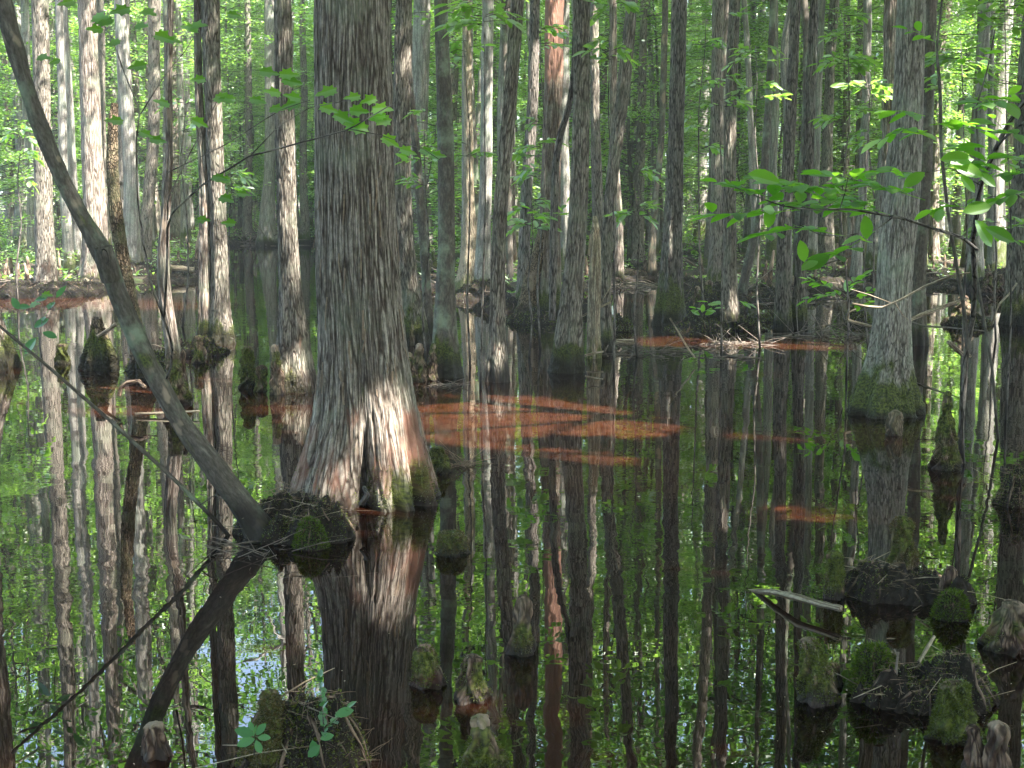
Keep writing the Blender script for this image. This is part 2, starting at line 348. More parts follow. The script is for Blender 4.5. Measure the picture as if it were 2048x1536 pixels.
def clear_of_flecks(c, extra=0.10):
    keep = np.ones(len(c), bool)
    for p, r in zip(FP, FR):
        v = c - p; al = v @ SDIR; perp = v - al[:, None] * SDIR
        keep &= ~((al > 1.0) & ((perp ** 2).sum(1) < (r + extra) ** 2))
    return keep

# ------------------------------------------------------------------ terrain, water
SHX = np.array([-600, 0, 130, 250, 400, 450, 640, 700, 800, 950, 1030, 1130, 1200, 1300, 1400, 1500, 1620, 1700, 1850, 2048, 2700])
SHD = np.array([27, 28.5, 29, 33, 35, 55, 56, 50, 34, 29, 24.5, 25, 34, 36, 27.5, 27, 29, 32, 31, 30, 28.])
def ground_z(x, y):
    px = 1024 + FPX * x / np.maximum(y, 1.0)
    sd = np.interp(px, SHX, SHD) + 2.5 * (fbm(np.stack([x * 0.35, y * 0.35, 0 * x + 5], -1), 2) - 0.5)
    t = (y - sd)
    n = fbm(np.stack([x * 0.9, y * 0.9, 0 * x], -1), 4)
    n2 = vnoise(np.stack([x * 0.12, y * 0.12, 0 * x + 9], -1))
    return -0.75 + 0.78 * sstep(-2.5, 0.5, t) + 0.25 * sstep(0, 12, t) + (n - 0.5) * 0.55 * sstep(-1, 2, t) + (n2 - 0.5) * 0.5 * sstep(6, 25, t)
yy = np.concatenate([np.linspace(-40, 15, 12), np.linspace(17, 75, 260), np.linspace(77, 160, 50), np.array([200, 300, 500, 900.])])
xx = np.concatenate([np.array([-900, -400, -150., -80, -50]), np.linspace(-36, 36, 300), np.array([50, 80, 150., 400, 900])])
X, Y = np.meshgrid(xx, yy); Z = ground_z(X, Y); Z[Y < 16] = -0.75
V = np.stack([X, Y, Z], -1).reshape(-1, 3); nx = len(xx)
i = np.arange(len(yy) - 1)[:, None] * nx; j = np.arange(nx - 1)[None]
F = [np.stack([i + j, i + j + 1, i + nx + j + 1, i + nx + j], -1).reshape(-1, 4)]
m, t, out = newmat('forest_floor'); L = t.links.new
geo = nd(t, 'ShaderNodeNewGeometry'); n1 = nd(t, 'ShaderNodeTexNoise', i_Scale=1.2, i_Detail=6.0, i_Roughness=0.7); L(geo.outputs['Position'], n1.inputs['Vector'])
n2 = nd(t, 'ShaderNodeTexNoise', i_Scale=18.0, i_Detail=5.0, i_Roughness=0.75); L(geo.outputs['Position'], n2.inputs['Vector'])
c = mixc(t, mrange(t, n2.outputs[0], 0.35, 0.65), (0.018, 0.013, 0.009), (0.095, 0.068, 0.047))
c = mixc(t, mrange(t, n1.outputs[0], 0.5, 0.62), c, (0.045, 0.08, 0.014))
bs = nd(t, 'ShaderNodeBsdfPrincipled', i_Roughness=0.9); L(c, bs.inputs['Base Color'])
bp = nd(t, 'ShaderNodeBump', i_Strength=1.0, i_Distance=0.06); L(n2.outputs[0], bp.inputs['Height']); L(bp.outputs[0], bs.inputs['Normal']); L(bs.outputs[0], out.inputs[0])
go = link('ground', mkmesh('ground', V, F, [m], True)); go['kind'] = 'structure'

m, t, out = newmat('tannin_water'); L = t.links.new
geo = nd(t, 'ShaderNodeNewGeometry')
mpw = nd(t, 'ShaderNodeMapping'); mpw.inputs['Scale'].default_value = (1.0, 1.0, 1); L(geo.outputs['Position'], mpw.inputs[0])
r1 = nd(t, 'ShaderNodeTexNoise', i_Scale=2.2, i_Detail=1.0); L(mpw.outputs[0], r1.inputs['Vector'])
r2 = nd(t, 'ShaderNodeTexNoise', i_Scale=9.0, i_Detail=1.0); L(mpw.outputs[0], r2.inputs['Vector'])
pr = nd(t, 'ShaderNodeTexNoise', i_Scale=0.35, i_Detail=1.0); L(mpw.outputs[0], pr.inputs['Vector'])
amp = mrange(t, pr.outputs[0], 0.42, 0.62, 0.25, 1.0)
h = mth(t, 'MULTIPLY', mth(t, 'ADD', r1.outputs[0], mth(t, 'MULTIPLY', r2.outputs[0], 0.16)), amp)
bp = nd(t, 'ShaderNodeBump', i_Strength=1.0, i_Distance=0.0028); L(h, bp.inputs['Height'])
sed = nd(t, 'ShaderNodeTexNoise', i_Scale=1.3, i_Detail=4.0); L(geo.outputs['Position'], sed.inputs['Vector'])
c = mixc(t, mrange(t, sed.outputs[0], 0.3, 0.7), (0.004, 0.0015, 0.0008), (0.015, 0.0048, 0.0022))
# sun patches painted in: brighter rusty base colour in a few ellipses
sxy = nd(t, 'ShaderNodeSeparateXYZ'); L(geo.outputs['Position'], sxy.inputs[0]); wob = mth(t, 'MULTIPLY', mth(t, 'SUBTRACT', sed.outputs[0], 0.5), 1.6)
sun_patch = None
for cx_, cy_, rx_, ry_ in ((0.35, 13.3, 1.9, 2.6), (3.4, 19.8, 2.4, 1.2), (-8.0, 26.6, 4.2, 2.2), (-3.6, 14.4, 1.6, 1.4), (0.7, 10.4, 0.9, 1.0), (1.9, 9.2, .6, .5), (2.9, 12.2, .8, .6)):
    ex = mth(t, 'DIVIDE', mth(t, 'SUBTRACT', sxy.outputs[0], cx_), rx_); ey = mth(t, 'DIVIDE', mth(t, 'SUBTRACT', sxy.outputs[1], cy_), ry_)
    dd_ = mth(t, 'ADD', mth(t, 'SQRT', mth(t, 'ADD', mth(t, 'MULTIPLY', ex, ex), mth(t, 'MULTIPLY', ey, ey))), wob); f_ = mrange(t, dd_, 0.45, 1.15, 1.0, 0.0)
    sun_patch = f_ if sun_patch is None else mth(t, 'MAXIMUM', sun_patch, f_)
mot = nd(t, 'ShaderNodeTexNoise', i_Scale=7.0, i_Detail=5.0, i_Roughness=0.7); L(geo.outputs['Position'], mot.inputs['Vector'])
patch_col = mixc(t, mrange(t, mot.outputs[0], 0.3, 0.7), (0.024, 0.0075, 0.003), (0.056, 0.0185, 0.0080))
c = mixc(t, mth(t, 'MULTIPLY', sun_patch, mrange(t, mot.outputs[0], 0.25, 0.6, 0.55, 1.0)), c, patch_col)
# thin pale pollen film in drifts on the surface
fm = nd(t, 'ShaderNodeTexNoise', i_Scale=0.9, i_Detail=6.0, i_Roughness=0.6); L(geo.outputs['Position'], fm.inputs['Vector'])
c = mixc(t, mrange(t, fm.outputs[0], 0.55, 0.75, 0.0, 0.35), c, (0.075, 0.048, 0.036))
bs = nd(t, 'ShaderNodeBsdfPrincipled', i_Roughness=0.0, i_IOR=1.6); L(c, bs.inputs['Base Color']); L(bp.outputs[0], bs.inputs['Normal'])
L(bs.outputs[0], out.inputs[0])
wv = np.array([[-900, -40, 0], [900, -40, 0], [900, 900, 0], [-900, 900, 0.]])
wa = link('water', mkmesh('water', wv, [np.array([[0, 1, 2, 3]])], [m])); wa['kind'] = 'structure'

# ------------------------------------------------------------------ crowns
def crown_data(cx, cy, z0, z1, rad, nleaf, ls, seed, cull=True, center=None):
    rg = np.random.default_rng(seed); k = max(10, int(nleaf / 55))
    a = rg.random(k) * 2 * math.pi; rr = rad * np.sqrt(rg.random(k)); zz = z0 + (z1 - z0) * rg.random(k)
    env = 0.45 + 0.55 * np.sin(math.pi * np.clip((zz - z0) / (z1 - z0) * 0.8 + 0.15, 0, 1))
    cc = np.stack([cx + np.cos(a) * rr * env, cy + np.sin(a) * rr * env, zz], 1)
    idx = rg.integers(0, k, nleaf)
    c = cc[idx] + rg.normal(size=(nleaf, 3)) * np.array([0.55, 0.55, 0.22]) * (0.6 + 0.25 * rad / 2)
    if cull: c = c[clear_of_flecks(c)]
    n_ = len(c); d = rg.normal(size=(n_, 3)); d[:, 2] *= 0.45; nn = rg.normal(size=(n_, 3)) * 0.55; nn[:, 2] += 1
    L_ = ls * (0.7 + 0.6 * rg.random(n_))
    lv = leaves(c, d, nn, L_, L_ * 0.55, HEXA, 0.12, 0.15)
    return cc, lv
def crown_obj(parent, top, cc, lv, bark, base_r, loc, limbs=14):
    """limbs from the stem top to the clumps, and the leaves, as one crown mesh (local to the tree)"""
    parts = []; (tx, ty, tz) = top
    for p in cc[:limbs]:
        s0 = np.array([tx, ty, max(tz * 0.72, min(p[2] - 1.2, tz))])
        mid = (s0 + p) / 2 + np.array([0, 0, 0.3])
        parts.append(tube([(*s0, base_r * 0.45), (*mid, base_r * 0.28), (*p, 0.012)], 5, 7, sig=0.03))
    tv = join(parts); nb = sum(len(f) for f in tv[1])
    v, f, a = join([tv, lv]) if len(lv[0]) else tv
    # order of faces: keep track by vertex index
    nbv = len(tv[0]); mi = np.concatenate([(g[:, 0] >= nbv).astype(int) for g in f])
    me = mkmesh('crown', v - np.asarray(loc), f, [bark, M['leaf_crown']], False, mi, a)
    return link('crown', me, parent)

# ------------------------------------------------------------------ trees placed one by one
# name, yb (front of base), base width px, [(x,y,w) top->down ...], material, options, label
def flute(n, amp, seed):
    ph = [RNG.random() * 6.28 for _ in range(4)]
    def f(PH): return amp * (0.6 * np.cos(n * PH + ph[0]) + 0.4 * np.cos((n + 2) * PH + ph[1]) + 0.3 * np.cos(2 * PH + ph[2]))
    return f
def tree(name, label, yb, wb, pts, mat, cat='tree', moss=0.3, mossamt=0.5, red=0, redrange=None, top=15, seg=40, nr=230, crown=True, bump=0.012,
         flare_h=0.8, cr=2.6, nl=1500, group=None, snag=False, dens=1.0, D=None, pale=None, fl=0.16, seed=None, xb=None):
    seed = seed if seed is not None else abs(hash(label)) % 9999
    seed = sum(ord(ch) for ch in label) % 9973
    if D is None:
        D = Dof(yb); D += wb / 2 * D / FPX
    k = D / FPX
    xb = pts[-1][0] if xb is None else xb
    zb = 0.0
    base = P(xb, yb, D); bx = base[0]
    path = []
    wlast = pts[-1][2]
    for (x, y, w_) in pts[::-1]:
        p = P(x, y, D); path.append((p[0], D, p[2], w_ / 2 * k))
    z1 = path[0][2]
    pre = [(bx, D, -0.35, wb / 2 * k * 1.08), (bx, D, 0.0, wb / 2 * k)]
    if z1 > 0.5:
        r0 = path[0][3]; rb = wb / 2 * k
        for fz in (0.12, 0.3, 0.55):
            z = fz * min(flare_h, z1) ; tt = z / z1
            pre.append((bx + (path[0][0] - bx) * tt, D, z, r0 + (rb - r0) * math.exp(-3.2 * z / min(flare_h, z1))))
    path = pre + [q for q in path if q[2] > pre[-1][2] + 0.05]
    if not snag:
        (xa, _, za, ra), (xc, _, zc, rc) = path[-1], path[-2]
        sl_ = (xa - xc) / max(za - zc, 0.1); rg = random.Random(seed)
        x, z, r = xa, za, ra
        while z < top:
            z += 1.3; sl_ = sl_ * 0.75 + rg.uniform(-0.02, 0.02); x += sl_ * 1.3; r = ra * (1 - 0.6 * (z - za) / (top - za + 0.01))
            path.append((x, D, z, max(r, 0.03)))
    origin = np.array([bx, D, 0.0])
    Lz = path[-1][2] + 0.35; vis = min(Lz, D * 0.128 + 2.6); vis2 = min(Lz, max(vis, D * 0.40 - 2))
    s1 = np.linspace(0, vis + 0.35, nr); s2 = np.linspace(vis + 0.4, Lz + 2, max(14, nr // 5)) if not snag else np.array([])
    sv = np.concatenate([s1, s2]); seedv = seed * 0.37
    fu = flute(5 + seed % 3, fl, seed); rt = np.interp(1.4, [q[2] for q in path], [q[3] for q in path])
    def rfun(PH, S, R, bk):
        z = S - 0.35; fa = np.clip((R - rt) / (rt + 1e-6), 0, 1.2)
        o = R * (1 + fu(PH) * (0.18 + fa * 1.1))
        lump = (fbm(bk * np.array([6, 6, 1.6]), 3) - 0.5) * 0.22 * R
        ridge = np.abs(fbm(bk * np.array([42, 42, 4.2]) + 3, 2) - 0.5) * 2
        HH['h'] = np.clip(ridge * 5, 0, 1)
        o = o + lump + HH['h'] * bump - bump
        mossb = sstep(moss * 1.2, 0, z) * mossamt
        return o + mossb * (fbm(bk * np.array([30, 30, 30]), 2) - 0.45) * 0.04
    def mfun(mask, PH, S, v, bk):
        z = v[..., 2]; nn = fbm(v * 3.3 + seedv, 3); HH['n'] = 1
        if D < 25 and mat not in ('pale', 'smooth'): mask[..., 3] = HH['h']
        mask[..., 0] = np.clip(sstep(moss * 1.5, moss * 0.2, z + (nn - 0.5) * 0.5) * mossamt * 1.25 + (nn - 0.55) * 0.5 * (mossamt > 0.6), 0, 1)
        mask[..., 1] = np.clip(red * sstep(1.3, 0.1, z + (nn - 0.5) * 1.2), 0, 1)
        if redrange: 
            yl, yh = redrange; zl = P(pts[0][0], yl, D)[2]; zh = P(pts[0][0], yh, D)[2] if yh > -500 else 99
            mask[..., 1] = np.maximum(mask[..., 1], sstep(zl - .25, zl + .35, z + (nn - .5) * .6) * sstep(zh + .3, zh - .3, z))
        if pale: mask[..., 2] = pale * sstep(0.35, 0.6, nn)
    v, f, a = tube(path, seg, rfun=rfun, svals=sv, n=len(sv), sig=0.018 if not snag else 0.01, seed=seedv, maskfun=mfun)
    e = empty(name, origin, label, cat, group)
    link('trunk', mkmesh('trunk', v - origin, f, [M[mat]], True, None, a), e)
    if crown and not snag:
        tx, _, tz, tr = path[-1]
        cc, lv = crown_data(tx + (1.6 if 20 < D < 36 else 0), D - (1.2 if 20 < D < 36 else 0), top * 0.62, top + 2.5, cr * (1.5 if 14 < D < 36 else 1), int(nl * dens * (1 if D < 20 else 1.8 if D < 36 else .5)), 0.17, seed)
        crown_obj(e, (tx, D, tz), cc, lv, M[mat], tr * 2.2, origin)
    e['_'] = 0; del e['_']
    return e, path, D

T = []; HH = {}
def TR(*a, **k): T.append(tree(*a, **k)); return T[-1]
TR('swamp_tree', 'slim straight grey trunk at the left shore rising from a reddish flared base', 592, 62, [(80, 0, 34), (84, 150, 33), (85, 300, 34), (88, 450, 37), (92, 530, 42)], 'grey', red=0.4, moss=.1, flare_h=1.0)
TR('swamp_tree', 'broad smooth brown trunk just behind the leaning tree on the left', 572, 76, [(174, 0, 36), (178, 120, 38), (184, 300, 42), (190, 400, 45), (192, 480, 50)], 'brown', red=.3, moss=.35, flare_h=1.3, seg=48)
TR('swamp_tree', 'dark slender trunk rising behind the broken snag on the left', 540, 34, [(247, 0, 24), (247, 250, 24), (246, 450, 26)], 'dark', moss=.2)
TR('swamp_tree', 'reddish brown tapered trunk right of the broken snag', 512, 44, [(262, 0, 14), (260, 230, 18), (259, 350, 22), (259, 450, 29)], 'brown', red=.4, flare_h=1.5)
TR('swamp_tree', 'greyish trunk leaning slightly left between the snag and the birch-like trunk', 540, 32, [(308, 0, 24), (308, 200, 24), (304, 330, 24), (291, 450, 25)], 'grey')
TR('swamp_tree', 'dark mottled trunk in front of pale one, left of the paired trunks', 560, 30, [(332, 0, 12), (336, 120, 15), (334, 300, 16), (330, 450, 18)], 'smooth')
TR('swamp_tree', 'wide pinkish trunk base in the left background behind the mottled sapling', 515, 64, [(346, 0, 22), (346, 150, 26), (350, 350, 32), (355, 440, 38)], 'brown', red=.5, flare_h=1.5)
TR('swamp_tree', 'twisted pale trunk with birch-like flecks behind the leaning tree', 798, 46, [(342, 0, 12), (336, 150, 14), (340, 300, 14), (336, 400, 16), (326, 470, 22), (322, 560, 26), (338, 640, 26), (350, 720, 30)], 'brown', xb=356, pale=.45, red=.2, moss=.25, mossamt=.8, bump=.006)
TR('swamp_tree', 'narrow sunlit trunk, left one of the mossy-footed pair', 688, 40, [(395, 0, 14), (396, 150, 16), (401, 260, 18), (410, 350, 24), (411, 450, 26), (409, 560, 28), (412, 620, 30)], 'brown', mossamt=.75, moss=.35, pale=.4)
TR('swamp_tree', 'deeply furrowed dark trunk, right one of the mossy-footed pair', 690, 66, [(421, 0, 38), (424, 150, 36), (430, 300, 34), (437, 430, 32), (440, 550, 33), (441, 610, 36)], 'grey', mossamt=.9, moss=.35, seg=56)
TR('swamp_tree', 'thin dark trunk with a pale lit edge left of the pale flared tree', 488, 26, [(496, 60, 12), (498, 200, 13), (496, 330, 15), (494, 430, 17)], 'dark')
TR('swamp_tree', 'pale smooth trunk with a flared root-hung foot far across the water', 492, 50, [(538, 0, 20), (540, 200, 21), (540, 330, 22), (536, 400, 26), (534, 440, 33)], 'pale', moss=.4, flare_h=1.6, top=20)
TR('swamp_tree', 'sun-washed grey trunk standing in the water just left of the biggest trunk', 788, 88, [(566, 0, 34), (568, 150, 36), (571, 300, 37), (574, 450, 37), (580, 590, 45), (588, 680, 58)], 'grey', red=.3, moss=.25, seg=72, nr=420, flare_h=.6, bump=.009, xb=590)
TR('swamp_tree', 'grey trunk with dark mossy swollen base, tight behind the biggest trunk', 692, 62, [(808, 0, 32), (805, 150, 34), (803, 300, 35), (806, 450, 35), (816, 560, 36), (824, 620, 44)], 'grey', moss=.6, mossamt=.6, seg=52, xb=830)
TR('swamp_tree', 'thin grey stem pressed between two thicker trunks right of the biggest trunk', 668, 26, [(826, 240, 14), (835, 320, 18), (843, 420, 19), (850, 520, 19), (856, 620, 18)], 'smooth', moss=.2)
TR('swamp_tree', 'greenish mossy trunk with a skirt of bright moss, right of the biggest trunk', 758, 80, [(881, 0, 26), (885, 120, 28), (891, 250, 32), (893, 400, 34), (892, 550, 35), (889, 640, 44)], 'smooth', moss=.42, mossamt=1.0, seg=64, nr=360, bump=.006, xb=890)
TR('swamp_tree', 'pale stringy trunk with hollow twisted foot in the middle distance', 582, 62, [(932, 0, 16), (936, 200, 17), (938, 400, 20), (940, 500, 34)], 'wood', flare_h=.9, fl=.3, pale=.5)
TR('swamp_tree', 'slender grey trunk bending right as it rises, orange lichen above its dark foot', 766, 48, [(1035, 0, 26), (1024, 150, 26), (1012, 300, 28), (999, 420, 28), (995, 550, 28), (994, 680, 32)], 'grey', red=.3, moss=.1, seg=60, nr=360, flare_h=.45, bump=.009)
TR('swamp_tree', 'straight pinkish trunk lit behind the bending grey one', 560, 36, [(1020, 0, 15), (1020, 300, 17), (1022, 450, 20)], 'brown', red=.6)
TR('swamp_tree', 'tall trunk with a bare orange-red peeled stretch near the top of the picture', 640, 60, [(1109, 0, 37), (1107, 170, 37), (1103, 300, 38), (1100, 450, 42)], 'peeled', redrange=(176, -900), moss=.5, mossamt=.8, seg=52, flare_h=1.0, top=16)
TR('swamp_tree', 'dark trunk behind the bending trunk, half hidden by leaves', 620, 36, [(1070, 0, 20), (1066, 200, 22), (1052, 400, 22), (1048, 500, 24)], 'dark', moss=.4, mossamt=.7, xb=1046)
TR('swamp_tree', 'straight furrowed trunk at centre with a bright green moss collar', 748, 72, [(1163, 0, 34), (1164, 200, 34), (1158, 400, 37), (1152, 500, 38), (1142, 600, 44), (1137, 670, 50)], 'grey', moss=.32, mossamt=1.0, seg=72, nr=380, bump=.01, xb=1134)
TR('swamp_tree', 'narrow dark trunk just right of the moss-collared trunk', 615, 30, [(1188, 0, 17), (1190, 250, 19), (1196, 420, 24), (1200, 520, 26)], 'grey')
TR('swamp_tree', 'sinuous grey trunk leaning up to the right near the centre', 702, 36, [(1265, 0, 22), (1253, 120, 27), (1243, 210, 27), (1227, 330, 24), (1217, 430, 22), (1211, 540, 22), (1210, 620, 23)], 'grey', moss=.3, mossamt=.7, seg=48, xb=1213)
TR('swamp_tree', 'thin straight trunk seen behind the upper bend of the sinuous grey trunk', 566, 26, [(1226, 0, 14), (1228, 300, 16), (1238, 450, 18)], 'brown')
TR('swamp_tree', 'forked-looking slim trunk with pale streaks left of the dark-skirted tree', 545, 34, [(1288, 0, 14), (1284, 200, 17), (1280, 350, 20), (1276, 450, 24)], 'grey', pale=.3)
TR('swamp_tree', 'wavy thin trunk leaning right beside the pale-streaked slim trunk', 556, 22, [(1330, 40, 12), (1326, 180, 13), (1322, 300, 12), (1310, 400, 12), (1304, 480, 14)], 'smooth', pale=.5)
TR('swamp_tree', 'straight dark-ridged trunk with a wide black-and-moss skirt right of centre', 654, 76, [(1358, 0, 30), (1353, 200, 31), (1349, 400, 33), (1345, 480, 38), (1341, 550, 48)], 'dark', moss=.75, mossamt=.75, seg=60, nr=300, flare_h=1.0, xb=1338)
TR('swamp_tree', 'plain grey trunk with a small brown foot behind the brush pile', 660, 44, [(1469, 0, 23), (1462, 180, 23), (1459, 350, 25), (1459, 500, 26), (1461, 590, 30)], 'grey', moss=.3, mossamt=.5, seg=48)
TR('swamp_tree', 'lichen-mottled slim trunk leaning up to the right', 605, 22, [(1546, 0, 11), (1538, 200, 15), (1526, 380, 16), (1508, 480, 17), (1490, 550, 18)], 'smooth', moss=.2, xb=1480)
TR('swamp_tree', 'left trunk of the dark leaning pair that shares one foot', 662, 42, [(1592, 0, 20), (1583, 200, 22), (1572, 400, 26), (1567, 500, 28), (1566, 590, 32)], 'dark', moss=.45, mossamt=.6, seg=48)
TR('swamp_tree', 'right trunk of the dark leaning pair that shares one foot', 660, 36, [(1629, 0, 17), (1620, 200, 22), (1614, 400, 20), (1603, 500, 21), (1600, 590, 24)], 'dark', moss=.4, mossamt=.6, seg=44, xb=1598)
TR('swamp_tree', 'pale sunlit curved trunk behind the leaning pair', 590, 20, [(1583, 0, 10), (1574, 60, 18), (1566, 110, 18), (1572, 200, 12), (1578, 400, 12)], 'pale', moss=.1, crown=False)
TR('swamp_tree', 'sunlit pinkish trunk with dark root foot, behind the low leafy branch', 548, 52, [(1669, 0, 20), (1660, 130, 19), (1654, 300, 22), (1652, 420, 28), (1652, 490, 34)], 'grey', red=.1, moss=.3, flare_h=1.0)
TR('swamp_tree', 'pale narrow trunk right of the sunlit pinkish one', 535, 28, [(1694, 0, 13), (1694, 200, 14), (1690, 330, 17), (1688, 450, 18)], 'brown', pale=.3)
TR('swamp_tree', 'short red-stained dead trunk beside the sunlit pinkish trunk', 568, 22, [(1702, 420, 14), (1704, 500, 16)], 'brown', red=1.0, snag=True, crown=False, cat='dead tree')
e3, path3, D3 = TR('swamp_tree', 'thick grey trunk on the right with a flared mossy foot and a knob of root', 838, 160, [(1823, 0, 56), (1819, 150, 58), (1810, 300, 68), (1799, 420, 78), (1789, 540, 70), (1783, 640, 68), (1779, 720, 84), (1771, 780, 116)], 'greylow', moss=.5, mossamt=.75, seg=150, nr=520, bump=.010, fl=.16, flare_h=.75, xb=1769, cr=3.2, nl=2600)
TR('swamp_tree', 'narrow furrowed trunk hugging the left side of the thick right-hand trunk', 700, 40, [(1783, 0, 30), (1781, 200, 30), (1776, 400, 30), (1775, 560, 32)], 'brown', moss=.4)
TR('swamp_tree', 'greenish brown trunk hugging the right side of the thick right-hand trunk', 692, 46, [(1862, 0, 22), (1857, 200, 22), (1848, 400, 26), (1836, 560, 30)], 'smooth', moss=.4, mossamt=.4, xb=1834)
TR('swamp_tree', 'dark-based pinkish trunk leaning right at the upper right', 540, 36, [(1892, 0, 26), (1882, 90, 18), (1874, 250, 16), (1868, 400, 20)], 'brown')
TR('swamp_tree', 'slim upright grey trunk between the saplings on the right', 560, 24, [(1962, 0, 14), (1960, 200, 14), (1952, 400, 16), (1948, 500, 18)], 'grey')
TR('swamp_tree', 'wide dull red trunk in the far right background', 525, 46, [(2028, 80, 28), (2020, 250, 32), (2010, 400, 36)], 'brown', red=.3)
TR('swamp_tree', 'furrowed trunk with mossy foot cut by the right edge', 652, 84, [(2078, 0, 52), (2064, 150, 52), (2054, 300, 50), (2046, 420, 54), (2043, 520, 58)], 'grey', moss=.5, mossamt=.7, seg=60, pale=.2)
TR('swamp_tree', 'thin sunlit trunk near the left edge above the pale log', 512, 26, [(8, 100, 14), (16, 250, 14), (24, 400, 17)], 'brown', pale=.3)
TR('swamp_tree', 'wide hazy grey trunk between the left edge and the slim shore trunk', 500, 50, [(46, 0, 26), (50, 200, 28), (54, 400, 30)], 'grey')
TR('swamp_tree', 'grey background trunk showing just right of the slim shore trunk', 520, 46, [(98, 0, 18), (98, 300, 20), (106, 440, 32)], 'pale')
TR('swamp_tree', 'pair-like pale grey trunk above the leaning trunk', 515, 40, [(132, 0, 16), (134, 200, 16), (136, 330, 20)], 'pale')
TR('swamp_tree', 'blue-grey hazy trunk left of the broken snag', 505, 46, [(214, 0, 22), (222, 150, 22), (224, 300, 24)], 'pale')
TR('swamp_tree', 'mossy tree root flare entering at the left edge', 744, 150, [(-78, 0, 70), (-74, 300, 72), (-62, 560, 80), (-48, 660, 100)], 'brown', moss=.4, mossamt=.8, xb=-40)
# snags
TR('broken_snag', 'flaky broken snag with a pale splintered top, left of the leaning trunk', 762, 66, [(229, 206, 13), (226, 240, 20), (224, 330, 24), (232, 430, 28), (246, 520, 27), (262, 600, 28), (276, 680, 34)], 'flaky', cat='dead tree', snag=True, crown=False, moss=.3, xb=292, seg=44, bump=.012, red=.1)
TR('broken_snag', 'pale bark-stripped snag with a black hole near its top, at centre', 718, 30, [(1190, 432, 10), (1191, 470, 20), (1190, 560, 24), (1187, 650, 26)], 'wood', cat='dead tree', snag=True, crown=False, moss=.3, mossamt=.5, xb=1188)
TR('broken_snag', 'mossy stump with a yellowish broken top on the left water', 742, 74, [(194, 634, 18), (196, 670, 34), (200, 710, 62)], 'flaky', cat='stump', snag=True, crown=False, moss=.5, mossamt=.6, xb=200, seg=44)
TR('broken_snag', 'leaning flaky trunk piece sloping up right at the centre behind the moss-collared tree', 640, 60, [(1100, 430, 34), (1088, 480, 34), (1064, 560, 36)], 'flaky', cat='dead tree', snag=True, crown=False, moss=.2, xb=1052, pale=.4)

